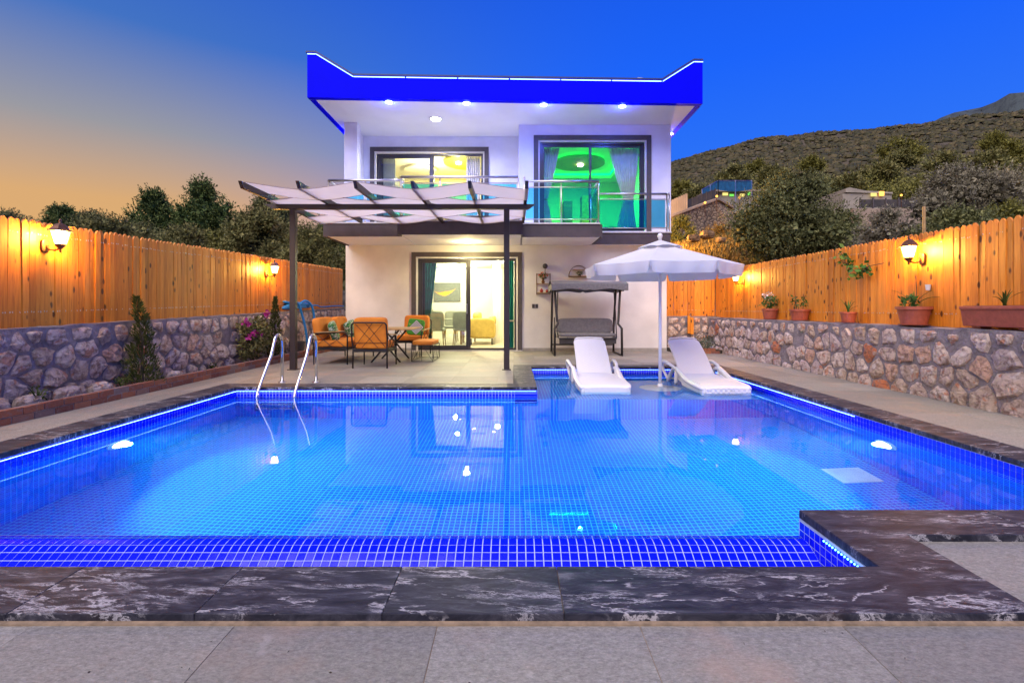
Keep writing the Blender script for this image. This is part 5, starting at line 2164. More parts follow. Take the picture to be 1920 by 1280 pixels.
# ================================================================== THINGS ON THE HOUSE WALL
def wall_decor():
    t = thing('wall_shelf', 'square wire shelf with two levels beside the ground floor door', 'shelf', (.70, 12.2, 1.4))
    for z in (1.90, 1.42):
        MB().tube([(.54, 12.26, z), (.87, 12.26, z), (.87, 12.12, z), (.54, 12.12, z)], .006, 6, closed=True).build('shelf_ring', 'wire_gold', t)
    for x in (.54, .87):
        for y in (12.12, 12.26):
            MB().tube([(x, y, 1.40), (x, y, 1.92)], .006, 6).build('upright', 'wire_gold', t)
    for z in (1.44, 1.66):
        MB().box(.54, .87, 12.12, 12.262, z, z + .012).build('board', 'wood_light', t)
    for l, x, r in (('larger red clay vase on the lower level of the square wire shelf', .66, .045), ('smaller red clay vase on the lower level of the square wire shelf', .79, .036)):
        v = thing('vase', l, 'vase', (x, 12.18, 1.452), 'red vases on the wire shelf')
        MB().lathe([(r * .6, 0), (r, r * .7), (r * .85, r * 1.4), (r * .35, r * 1.9), (r * .45, r * 2.2)], n=14).build('body', 'red_glaze', v, smooth=True, local=True)
    v = thing('flower_vase', 'bouquet of orange flowers in a small vase on the upper level of the wire shelf', 'flowers', (.70, 12.18, 1.672))
    MB().lathe([(.03, 0), (.045, .04), (.02, .10), (.03, .12)], n=14).build('vase_body', 'bronze', v, smooth=True, local=True)
    leaves(v, 'leaves', 'leaf_green', (0, 0, .18), (.10, .07, .08), 90, .045)
    leaves(v, 'petals', 'petal_orange', (0, 0, .21), (.13, .07, .07), 80, .028, asp=1.0)
    t = thing('wall_lamp', 'black ball-shaped wall lamp above the square wire shelf', 'lamp', (.75, 12.2, 2.05))
    MB().super((.75, 12.19, 2.10), (.13, .13, .13), 2).build('globe', 'wall_socket', t, smooth=True)
    MB().tube([(.75, 12.19, 2.04), (.75, 12.24, 1.98), (.75, 12.262, 1.94)], .008, 6).build('bracket', 'wall_socket', t)
    t = thing('wall_shelf', 'half-round arched wire shelf above the garden swing', 'shelf', (1.57, 12.2, 1.85))
    for y in (12.12, 12.26):
        pts = [(1.57 + .24 * math.cos(math.pi * k / 14), y, 1.84 + .27 * math.sin(math.pi * k / 14)) for k in range(15)]
        MB().tube(pts, .006, 6).build('arch', 'wire_gold', t)
        MB().tube([(1.33, y, 1.84), (1.81, y, 1.84)], .006, 6).build('rail', 'wire_gold', t)
    MB().box(1.335, 1.805, 12.12, 12.262, 1.846, 1.858).build('board', 'wood_light', t)
    MB().box(1.42, 1.72, 12.12, 12.262, 2.00, 2.01).build('upper_board', 'wood_light', t)
    v = thing('potted_plant', 'small round green plant on the arched wire shelf', 'plant', (1.60, 12.19, 1.858))
    MB().lathe([(.03, 0), (.04, .03)], n=12).build('pot', 'wall_socket', v, local=True)
    leaves(v, 'foliage', 'leaf_green', (0, 0, .07), (.09, .05, .05), 120, .03)


wall_decor()


# ================================================================== POTS AND PLANTS
def pot(loc, r, h, saucer=True, root=None):
    MB().lathe([(r * .68, 0), (r * .90, h * .82), (r * .90, h * .84), (r, h * .84), (r, h), (r * .9, h), (r * .84, h * .9)], n=28, caps=True).build('pot', 'terracotta', root, local=True)
    MB().lathe([(.004, h * .9), (r * .86, h * .905)], n=20, caps=False).build('pot_soil', 'soil', root, local=True)
    if saucer:
        MB().lathe([(r * .72, .0), (r * .86, .012), (r * .86, .016)], n=24).build('saucer', 'terracotta', root, local=True)


def blades(parent, n, L, base, name='leaf', mat='leaf_green', w=.02, spread=.8):
    for i in range(n):
        a = random.uniform(0, 6.28)
        ln = L * random.uniform(.7, 1.1)
        sp = spread * random.uniform(.3, 1.1)
        V, q = [], []
        for k in range(6):
            f = k / 5
            rr = ln * sp * f ** 1.4
            z = base + ln * (f - .55 * sp * f ** 2.4)
            ww = w * (1 - f) ** .6 + .001
            cx, cyy = rr * math.cos(a), rr * math.sin(a)
            V += [(cx - ww * math.sin(a), cyy + ww * math.cos(a), z), (cx, cyy, z - .004), (cx + ww * math.sin(a), cyy - ww * math.cos(a), z)]
        for k in range(5):
            for j in range(2):
                b = k * 3 + j
                q.append((b, b + 1, b + 4, b + 3))
        arrays(name, V, q, mat, parent)


def build_pots():
    g = 'terracotta pots on the right stone wall'
    z = .845
    t = thing('potted_plant', 'round terracotta pot with white flowering plant nearest the umbrella on the right wall', 'potted plant', (4.99, 9.7, z), g)
    pot(0, .15, .21, root=t)
    for k in range(6):
        a = random.uniform(0, 6.28)
        MB().tube([(0, 0, .18), (.06 * math.cos(a), .06 * math.sin(a), .32), (.13 * math.cos(a), .13 * math.sin(a), .42 + .1 * random.random())], .004, 5).build('stem', 'bark', t, local=True)
    leaves(t, 'foliage', 'leaf_green', (0, 0, .32), (.15, .17, .14), 170, .06)
    leaves(t, 'petals', 'petal_white', (-.02, .06, .46), (.10, .10, .10), 46, .035, asp=1)
    t = thing('potted_plant', 'wide terracotta bowl with two thin sparse plants, second pot from the umbrella', 'potted plant', (5.0, 8.7, z), g)
    pot(0, .17, .20, root=t)
    for s in (-1, 1):
        MB().tube([(0, .09 * s, .17), (0, .12 * s, .34), (.01, .15 * s, .44)], .005, 5).build('stem', 'bark', t, local=True)
        leaves(t, 'foliage', 'leaf_green', (0, .13 * s, .33), (.06, .06, .12), 45, .05)
    t = thing('potted_plant', 'small terracotta pot with drooping long leaves on the right wall', 'potted plant', (4.99, 7.42, z), g)
    pot(0, .115, .16, root=t)
    blades(t, 9, .26, .14, w=.010)
    t = thing('potted_plant', 'large terracotta pot with broad leafy plant below the right lantern', 'potted plant', (4.99, 6.2, z), g)
    pot(0, .19, .235, root=t)
    blades(t, 8, .34, .2, w=.014, spread=.9)
    leaves(t, 'foliage', 'leaf_green', (0, .07, .30), (.10, .12, .08), 80, .07)
    MB().tube([(0, 0, .2), (.02, -.02, .42), (.03, .01, .62)], .004, 5).build('stem', 'bark', t, local=True)
    c = thing('cup', 'small white plastic cup hanging on the fence below the right lantern', 'cup', (5.10, 6.12, 1.28))
    MB().lathe([(.022, 0), (.03, .07)], n=12).build('cup_body', 'cup_white', c, local=True)
    t = thing('planter', 'long terracotta window box with spiky aloe at the right edge', 'planter', (4.99, 5.05, z), g)
    pf = [(-.085, .02), (.085, .02), (.115, .20), (.13, .20), (.13, .235), (-.13, .235), (-.13, .20), (-.115, .20)]
    MB().prism(pf, 'y', -.38, .38).build('trough', 'terracotta', t, local=True, bevel=.006)
    for y in (-.25, .25):
        MB().box(-.06, .06, y - .05, y + .05, 0, .019).build('foot', 'terracotta', t, local=True)
    MB().box(-.105, .105, -.36, .36, .236, .240).build('trough_soil', 'soil', t, local=True)
    blades(t, 9, .20, .235, w=.014, spread=.7, mat='leaf_juniper')
    # climbing vine on the fence
    t = thing('vine', 'leafy green vine trailing across the right fence left of the lantern', 'vine', (5.08, 7.2, 1.5))
    pts = [(0, -.55, .30), (-.01, -.2, .28), (-.02, .05, .16), (-.01, .3, .25), (0, .5, .42), (0, .62, .60)]
    pts = [(-.03 + p[0], p[1] * .75, p[2] * .75 - .05) for p in pts]
    MB().tube(pts, .005, 6).build('stem', 'bark', t, local=True)
    pp = []
    for a, b in zip(pts[1:-1], pts[2:]):
        for k in range(26):
            f = random.random()
            pp.append([a[i] + (b[i] - a[i]) * f + random.gauss(0, .045 if i else .02) for i in range(3)])
    leafquads(t, 'foliage', 'leaf_green', np.array(pp), .085, asp=.6)
    t = thing('post', 'thin wooden pole sticking up behind the right fence', 'post', (5.2, 6.3, .8))
    MB().tube([(0, 0, 0), (0, 0, 1.55)], .018, 8).build('pole', 'wood_light', t, local=True)
    t = thing('wooden_stake', 'short wooden board leaning on the stone wall beside the house corner', 'board', (4.40, 12.33, .42))
    MB().box(-.10, -.035, -.02, .02, .02, .46).build('plank', 'pine_board', t, local=True)
    MB().box(-.033, .04, -.035, .02, .0, .42).build('plank', 'pine_board', t, local=True)
    MB().lathe([(.03, 0), (.03, .07)], (-.03, .0, .45), 10).build('pipe_cap', 'steel', t, local=True)


build_pots()


def cluster_points(cs, rs, n, shell=.3, dirs=False):
    """points spread through overlapping blobs"""
    cs, rs = np.array(cs), np.array(rs)
    w = (rs.prod(1)) ** (2 / 3)
    idx = RNG.choice(len(cs), n, p=w / w.sum())
    d = RNG.normal(size=(n, 3))
    d /= np.linalg.norm(d, axis=1)[:, None]
    r = (shell + (1 - shell) * RNG.random(n) ** .6)[:, None]
    if dirs:
        return cs[idx] + d * r * rs[idx], d
    return cs[idx] + d * r * rs[idx]


def conifer(label, loc, h, r, lean=0.0):
    t = thing('conifer', label, 'conifer', loc, 'young conifers in the left bed')
    MB().tube([(0, 0, 0), (0, 0, h * .5), (lean * .4, 0, h * .92)], [.02, .014, .004], 6).build('stem', 'bark', t, local=True)
    n = 2600
    f = RNG.random(n) ** 1.3
    z = f * h
    rad = r * (1 - f) ** .75 * (.35 + .65 * RNG.random(n)) * (1 + .25 * np.sin(f * 34 + RNG.random(n)))
    a = RNG.random(n) * 6.283
    p = np.stack([rad * np.cos(a) + lean * np.maximum(0, f - .72) * 1.6, rad * np.sin(a), z + .03], 1)
    ax = np.stack([np.cos(a) * .6, np.sin(a) * .6, np.full(n, .9)], 1)
    leafquads(t, 'foliage', 'leaf_juniper', p, .055, asp=.22, axis=ax)
    return t


conifer('young conifer with its tip bent to the left in the left planting bed', (-4.76, 6.34, .08), 1.08, .20, -.20)
conifer('slim young conifer behind the flowering shrub in the left planting bed', (-4.78, 9.9, .08), 1.15, .17, .0)


def shrubs():
    t = thing('flowering_shrub', 'dark green shrub with magenta flowers in the left planting bed', 'shrub', (-4.78, 9.1, .08))
    for k in range(7):
        a = random.uniform(0, 6.28)
        MB().tube([(0, 0, 0), (.08 * math.cos(a), .2 * math.sin(a), .35), (.13 * math.cos(a), .38 * math.sin(a), .65)], .006, 5).build('stem', 'bark', t, local=True)
    cs = [(0, -.25, .3), (.02, .1, .32), (0, .35, .5), (.02, -.1, .6), (0, -.36, .62), (0, .2, .75)]
    rs = [(.15, .25, .28), (.15, .3, .28), (.13, .2, .25), (.13, .22, .2), (.10, .12, .12), (.1, .14, .12)]
    leafquads(t, 'foliage', 'leaf_olive', cluster_points(cs, rs, 1500), .06, asp=.6)
    pp = cluster_points([(.06, -.38, .72), (.06, -.15, .52), (.08, .28, .86), (.06, .05, .5), (.08, -.3, .5)], [(.06, .08, .06)] * 5, 150)
    leafquads(t, 'petals', 'petal_magenta', pp, .05, asp=1.0)['kind'] = 'stuff'
    t = thing('shrub', 'low silvery-green shrub in the far right corner behind the right lounger', 'shrub', (4.40, 11.75, .08))
    MB().tube([(0, 0, 0), (0, 0, .2)], .015, 6).build('stem', 'bark', t, local=True)
    leafquads(t, 'foliage', 'leaf_bush', cluster_points([(0, 0, .20), (-.17, -.1, .14), (.2, 0, .17), (0, -.2, .10)], [(.26, .22, .22), (.2, .2, .16), (.18, .18, .18), (.28, .16, .14)], 1500), .035, asp=.4)
    for k, (y, h, lb) in enumerate(((4.95, .26, 'small leafy weed in the left bed near the left picture edge'), (6.0, .20, 'small grassy weed just left of the bent conifer'), (7.8, .16, 'low weed between the bent conifer and the flowering shrub'))):
        t = thing('weed', lb, 'plant', (-4.76, y, .085), 'small plants in the left bed')
        blades(t, 7, h, 0, w=.010, mat='leaf_juniper')
        leaves(t, 'foliage', 'leaf_juniper', (0, 0, h * .4), (.07, .1, h * .4), 60, .04)
    for k, (y, r, lb) in enumerate(((4.5, .15, 'loose round rock in the left bed at the picture edge'), (4.9, .11, 'brown loose rock in the left bed beside the small leafy weed'), (5.35, .13, 'flat loose rock in the left bed under the left lantern'),
                                    (5.75, .11, 'loose rock in the left bed left of the bent conifer'), (7.0, .09, 'loose rock in the left bed right of the bent conifer'))):
        t = thing('rock', lb, 'rock', (-4.80, y, .09), 'loose rocks in the left bed')
        mb = MB().super((0, 0, r * .3), (r * 1.5, r * 2.3, r * 1.4), 2.6, 5)
        mb.v = [(v[0] * random.uniform(.85, 1.12), v[1] * random.uniform(.9, 1.1), v[2] * random.uniform(.85, 1.12)) for v in mb.v]
        mb.build('rock_body', 'rubble_stone', t, local=True)
    # dark pot beside the pergola post
    t = thing('plant_pot', 'empty black plastic pot in the left bed behind the pergola post', 'pot', (-4.78, 10.9, .085))
    MB().lathe([(.13, 0), (.17, .22), (.18, .22), (.18, .25), (.16, .25), (.13, .05)], n=20).build('pot_body', 'wall_socket', t, local=True)


shrubs()


def build_hose():
    t = thing('pool_hose', 'coiled blue pool hose on the left stone wall behind the sofa', 'hose', (-5.0, 11.6, 1.0))
    pts = []
    for k in range(150):
        a = k * .21
        f = k / 149
        pts.append((-4.99 + .055 * math.sin(a * 1.0 + .3), 11.35 + (.50 + .18 * math.sin(k * .05)) * math.cos(a), 1.05 + .05 * f + .055 * (1 + math.sin(a * 1.0 + f * 5))))
    MB().tube(pts, .026, 8).build('coil', 'hose_blue', t, smooth=True)

    def curve(P_):
        out_ = []
        P_ = [Vector(p) for p in P_]
        P_ = [P_[0]] + P_ + [P_[-1]]
        for i in range(1, len(P_) - 2):
            for k in range(6):
                u = k / 6
                a, b, c, d = P_[i - 1:i + 3]
                out_.append(.5 * ((2 * b) + (c - a) * u + (2 * a - 5 * b + 4 * c - d) * u * u + (3 * b - a - 3 * c + d) * u ** 3))
        return out_ + [P_[-1]]
    MB().tube(curve([(-4.98, 10.9, 1.10), (-4.92, 11.0, 1.22), (-4.86, 11.15, 1.16), (-4.84, 11.3, .9), (-4.80, 11.4, .55), (-4.78, 11.45, .15)]), .026, 8).build('hose_end', 'hose_blue', t, smooth=True)
    MB().tube(curve([(-4.97, 11.4, 1.14), (-4.90, 11.6, 1.24), (-4.84, 11.8, 1.14), (-4.81, 11.9, .85), (-4.80, 11.9, .3)]), .026, 8).build('hose_end', 'hose_blue', t, smooth=True)
    MB().tube(curve([(-4.98, 11.9, 1.10), (-4.93, 12.3, 1.14), (-4.97, 12.8, 1.10), (-4.93, 13.6, 1.13), (-4.97, 14.4, 1.13)]), .018, 8).build('hose_run', 'hose_blue', t, smooth=True)


build_hose()


# ================================================================== BACKGROUND TREES
def tree(name, label, cat, px, py_top, D, wpx, hpx, mat, n, leaf, group=None, blobs=12, airy=.3, zb=None, trunk=True, asp=.45, up=0.0, conical=False, jit=1.0):
    """crown placed where its top and width are seen at distance D"""
    cx = (px - 965) * D / F
    top = H - (py_top - 579) * D / F
    w = wpx * D / F / 2
    hh = hpx * D / F
    g = float(height(cx, D)) if zb is None else zb
    t = thing(name, label, cat, (cx, D, g), group)
    base = top - hh - g
    cs, rs = [], []
    for k in range(blobs):
        a = random.uniform(0, 6.28)
        f = random.random()
        if conical:
            rr = w * (1 - f) ** .7 * .6 * random.random() ** .5
            z = base + hh * (.1 + .82 * f)
            br = w * (.34 - .18 * f) * random.uniform(.6, 1.1)
            rz = br * .5
        else:
            rr = w * .66 * math.sqrt(random.random()) * math.sqrt(max(.05, 1 - (2 * f - 1) ** 2 * .8))
            z = base + hh * (.16 + .70 * f)
            br = w * random.uniform(.16, .36)
            rz = min(br * .85, hh * .3)
        cs.append((rr * math.cos(a), rr * math.sin(a) * .9, z))
        rs.append((br, br, rz))
    # one blob reaches the top and the sides
    cs += [(w * random.uniform(-.2, .2), 0, base + hh * .82), (-w * .66, 0, base + hh * .45), (w * .66, 0, base + hh * .45)]
    rs += [(w * .34, w * .34, hh * .19), (w * .34, w * .34, hh * .24), (w * .34, w * .34, hh * .24)]
    n = int(n * 1.5)
    leaf = leaf * .82
    # twigs: short rows of leaves pointing outwards and up
    m_ = n // 5
    p0, d0 = cluster_points(cs, rs, m_, airy, True)
    nx_ = m_ // 6
    p1, d1 = cluster_points(cs, [tuple(v * 1.25 for v in r) for r in rs], nx_, .8, True)
    p0[:nx_], d0[:nx_] = p1, d1
    d0 = d0 + RNG.normal(size=d0.shape) * .45 + np.array([0, 0, .45])
    d0 /= np.linalg.norm(d0, axis=1)[:, None]
    stp = np.arange(5)[None, :, None] * leaf * .55
    pts = (p0[:, None, :] + d0[:, None, :] * stp + RNG.normal(size=(m_, 5, 3)) * leaf * .18).reshape(-1, 3)
    leafquads(t, 'crown', mat, pts, leaf, up=up, asp=asp, axis=np.repeat(d0, 5, 0))
    # inner shade mass so that the crown is dense where it should be
    pts = cluster_points(cs, [tuple(x * .75 for x in r) for r in rs], n // 5, .1)
    leafquads(t, 'inner_foliage', mat, pts, leaf * 2.2, asp=.8)
    if trunk:
        tp = base + hh * .35
        r0 = max(.05, w * .055)
        MB().tube([(0, 0, -.3), (w * .04, 0, tp * .4), (-w * .03, 0, tp)], [r0, r0 * .8, r0 * .55], 8).build('trunk', 'bark', t, local=True)
        for k in range(6):
            c = cs[k]
            MB().tube([(0, 0, tp * .8), (c[0] * .5, c[1] * .5, (tp + c[2]) / 2), c], [r0 * .5, r0 * .35, r0 * .12], 6).build('limb', 'bark', t, local=True)
    return t


def background_trees():
    # --- left, beyond the fence
    gl = 'trees beyond the left fence'
    L = [('pine_tree', 'tall ragged dark pine, the highest tree left of the pergola', 385, 338, 30, 105, 125, 'leaf_pine', 11000, .17, True),
         ('pine_tree', 'dark pine left of the tallest pine, slightly lower', 292, 357, 31, 105, 105, 'leaf_pine', 9000, .17, True),
         ('tree', 'small dark tree standing above the fence near the left lantern', 112, 388, 30, 66, 60, 'leaf_pine', 4500, .14, False),
         ('tree', 'rounded dark tree between the left lantern and the lower pine', 165, 400, 34, 110, 70, 'leaf_dark_olive', 7000, .16, False),
         ('olive_tree', 'wide grey-green olive tree right of the lantern above the left fence', 215, 408, 24, 190, 110, 'leaf_olive', 12000, .11, False),
         ('olive_tree', 'olive tree below the two pines just above the fence', 335, 430, 23, 150, 100, 'leaf_olive', 10000, .11, False),
         ('olive_tree', 'large brown-green olive tree left of the pergola post', 490, 392, 21, 150, 130, 'leaf_olive', 14000, .10, False),
         ('tree', 'dark tree rising behind the front edge of the pergola roof', 500, 366, 27, 120, 130, 'leaf_dark_olive', 9000, .14, False),
         ('olive_tree', 'bushy olive tree between the pergola post and the house corner', 585, 425, 18, 130, 120, 'leaf_olive', 12000, .09, False),
         ('shrub', 'low dark scrub at the far left picture edge above the fence', 20, 400, 36, 110, 60, 'leaf_dark_olive', 5000, .16, False),
         ('tree', 'dark tree filling the gap beside the house corner', 625, 400, 26, 110, 130, 'leaf_pine', 8000, .14, False),
         ('shrub', 'low olive scrub filling the gap right of the lower pine', 255, 425, 27, 130, 80, 'leaf_dark_olive', 6000, .13, False),
         ('shrub', 'scrub behind the fence below the tallest pine', 425, 430, 28, 120, 80, 'leaf_shrub', 6000, .13, False),
         ('shrub', 'scrub behind the fence at the left lantern', 75, 425, 22, 120, 60, 'leaf_olive', 5000, .11, False)]
    for (nm, lb, px, py, D, w, h_, m, n, lf, con) in L:
        tree(nm, lb, 'tree' if 'scrub' not in lb else 'shrub', px, py, D, w, h_, m, n, lf, gl, conical=con, blobs=46 if con else 26)
    # --- right, beyond the fence
    gr = 'trees beyond the right fence'
    Rr = [('olive_tree', 'huge dark olive tree behind the right fence beside the stone retaining wall', 1490, 322, 17, 265, 190, 'leaf_dark_olive', 30000, .085, 30),
          ('olive_tree', 'silvery olive tree behind the right fence above the lantern', 1800, 312, 14.5, 190, 150, 'leaf_grey', 12000, .085, 18),
          ('olive_tree', 'silvery olive tree at the right picture edge', 1895, 318, 17, 150, 150, 'leaf_grey', 9000, .10, 16),
          ('olive_tree', 'sparse grey olive tree right of the huge olive, in front of the beige wall', 1665, 392, 14, 110, 90, 'leaf_grey', 4500, .07, 12),
          ('shrub', 'dark bush low behind the right fence under the silvery olive', 1790, 400, 12.5, 180, 80, 'leaf_dark_olive', 7000, .07, 14),
          ('shrub', 'dark bush behind the right fence at the picture edge', 1900, 385, 13, 140, 70, 'leaf_shrub', 6000, .07, 12),
          ('shrub', 'grey bush beside the house corner above the orange slope', 1278, 407, 23.5, 50, 50, 'leaf_dark_olive', 4000, .08, 9),
          ('shrub', 'round shrub at the foot of the stone retaining wall', 1345, 425, 24, 60, 34, 'leaf_dry', 2500, .10, 8)]
    for (nm, lb, px, py, D, w, h_, m, n, lf, bl) in Rr:
        tree(nm, lb, 'tree' if 'tree' in nm else 'shrub', px, py, D, w, h_, m, n, lf, gr, blobs=bl, asp=.3 if 'grey' in m else .45)
    # --- mid hill
    gm = 'trees standing out on the hillside'
    M = [('dark green spreading tree, the largest on the hillside', 1690, 258, 75, 100, 55, 'leaf_shrub'), ('round yellow-green tree on the hillside above the huge olive', 1522, 296, 60, 44, 28, 'leaf_shrub'),
         ('dark shrubby tree left of the round yellow-green tree', 1418, 303, 70, 40, 26, 'leaf_shrub'), ('pale olive crown below the largest hillside tree', 1692, 287, 55, 52, 30, 'leaf_olive'),
         ('green tree high on the hillside near the right picture edge', 1868, 255, 70, 60, 30, 'leaf_shrub'), ('olive tree on the hillside above the blue netting', 1375, 316, 52, 60, 34, 'leaf_olive'),
         ('dark tree beside the house on the lower hillside', 1275, 345, 48, 56, 44, 'leaf_shrub'), ('olive tree on the hillside left of the blue netting', 1310, 355, 42, 50, 32, 'leaf_olive'),
         ('olive tree on the hillside right of the largest tree', 1775, 290, 50, 80, 40, 'leaf_olive'), ('dark olive tree on the hillside above the white building', 1590, 335, 44, 70, 36, 'leaf_olive'),
         ('rounded olive tree on the hillside below the green high tree', 1850, 292, 46, 90, 42, 'leaf_olive'), ('olive tree above the silvery olive at the right', 1900, 270, 58, 70, 36, 'leaf_shrub'),
         ('olive tree between the blue netting and the huge olive', 1450, 318, 46, 60, 32, 'leaf_olive'), ('olive tree above the white building roof', 1650, 310, 48, 76, 34, 'leaf_olive')]
    for (lb, px, py, D, w, h_, m) in M:
        tree('hillside_tree', lb, 'tree', px, py, D, w, h_, m, 2600, .26, gm, blobs=9, trunk=False)
    for nm, mt_, lb in (('olive_grove', 'leaf_olive', 'olive crowns merging into a grove across the lower hillside'), ('dark_grove', 'leaf_shrub', 'darker crowns merging into a grove across the lower hillside')):
        allp = []
        for k in range(30):
            D = random.uniform(42, 70)
            x = D * random.uniform(.30, 1.06)
            g = float(height(x, D))
            r = random.uniform(1.3, 2.6)
            cs = [(x + random.gauss(0, r * .5), D + random.gauss(0, r * .5), g + r * random.uniform(.45, 1.05)) for q in range(7)]
            allp.append(cluster_points(cs, [(r * .55, r * .55, r * .42)] * 7, 1500, .5))
        o = leafquads(None, nm, mt_, np.concatenate(allp), .22, asp=.5)
        tag(o, lb, 'trees', kind='stuff')
    # --- scrub covering the hill: nobody could count it
    n = 9000
    D = 38 + (RNG.random(n) ** .75) * 215
    u = .24 + RNG.random(n) * .95
    x = u * D
    keep = (D > 38)
    x, D = x[keep], D[keep]
    z = height(x, D)
    k = 12
    size = (RNG.uniform(.5, 1.15, len(D)) * np.interp(D, [30, 100, 250], [.9, 1.1, 1.5]))
    d = RNG.normal(size=(len(D), k, 3))
    d /= np.linalg.norm(d, axis=2)[:, :, None]
    d[:, :, 2] = np.abs(d[:, :, 2]) * .85
    c = np.stack([x, D, z], 1)
    pts = c[:, None, :] + d * (size[:, None, None]) * RNG.uniform(.5, 1.0, (len(D), k, 1))
    pts = pts.reshape(-1, 3)
    half = len(pts) // 2 // k * k
    sz = np.repeat(size, k)
    for nm, sl, m in (('hillside_scrub', slice(0, half), 'leaf_scrub'), ('dry_scrub', slice(half, None), 'leaf_brown')):
        p = pts[sl]
        nn = len(p)
        a = RNG.normal(size=(nn, 3))
        a /= np.linalg.norm(a, axis=1)[:, None]
        b = np.cross(a, RNG.normal(size=(nn, 3)))
        b /= np.linalg.norm(b, axis=1)[:, None]
        s = (sz[sl] * .26)[:, None]
        V = np.stack([p - a * s, p + b * s * .6, p + a * s, p - b * s * .6], 1).reshape(-1, 3)
        o = arrays(nm, V, np.arange(4 * nn).reshape(-1, 4), m)
        tag(o, 'low dark green scrub covering the hillside' if 'hill' in nm else 'dry brown scrub scattered over the hillside', 'scrub', kind='stuff')
    # rounded bodies of the scrub
    ring = [(math.cos(a) * r, math.sin(a) * r, z) for r, z, nn in ((1.0, -.15, 8), (.86, .38, 8), (.45, .68, 8)) for a in [2 * math.pi * q / nn for q in range(nn)]] + [(0, 0, .78)]
    ring = np.array(ring)
    fq = []
    for l in range(2):
        for q in range(8):
            fq.append((l * 8 + q, l * 8 + (q + 1) % 8, (l + 1) * 8 + (q + 1) % 8, (l + 1) * 8 + q))
    for q in range(0, 8, 2):
        fq.append((16 + q, 16 + (q + 1) % 8, 16 + (q + 2) % 8, 24))
    fq = np.array(fq)
    V = c[:, None, :] + ring[None] * size[:, None, None] * RNG.uniform(.78, 1.15, (len(c), 25, 1)) * np.array([1, 1, .95])
    Q = fq[None] + (np.arange(len(c)) * 25)[:, None, None]
    o = arrays('scrub_bodies', V.reshape(-1, 3), Q.reshape(-1, 4), 'leaf_scrub')
    o.data.polygons.foreach_set('use_smooth', [True] * len(o.data.polygons))
    tag(o, 'rounded low scrub bushes covering the hillside', 'scrub', kind='stuff')
    # left far scrub
    n = 700
    D = 36 + RNG.random(n) * 60
    u = -1.15 + RNG.random(n) * .85
    x = u * D
    z = height(x, D)
    pts = (np.stack([x, D, z], 1)[:, None, :] + np.abs(RNG.normal(size=(n, 30, 3))) * np.array([1.2, 1.2, .9]) * RNG.choice([-1, 1], (n, 30, 3)) ** np.array([1, 1, 2])).reshape(-1, 3)
    o = leafquads(None, 'far_scrub', 'leaf_dark_olive', pts, .7, asp=.6)
    tag(o, 'dark scrub far behind the trees on the left', 'scrub', kind='stuff')
    # dry grass on the slope beside the house
    n = 26000
    D = 15.5 + RNG.random(n) * 13
    u = .28 + RNG.random(n) * .22
    x = u * D
    z = height(x, D)
    V = []
    o = leafquads(None, 'dry_grass', 'leaf_dry', np.stack([x, D, z - .02], 1), .34, up=1.6, asp=.16)
    tag(o, 'dry orange-lit grass on the slope right of the house', 'grass', kind='stuff')


background_trees()


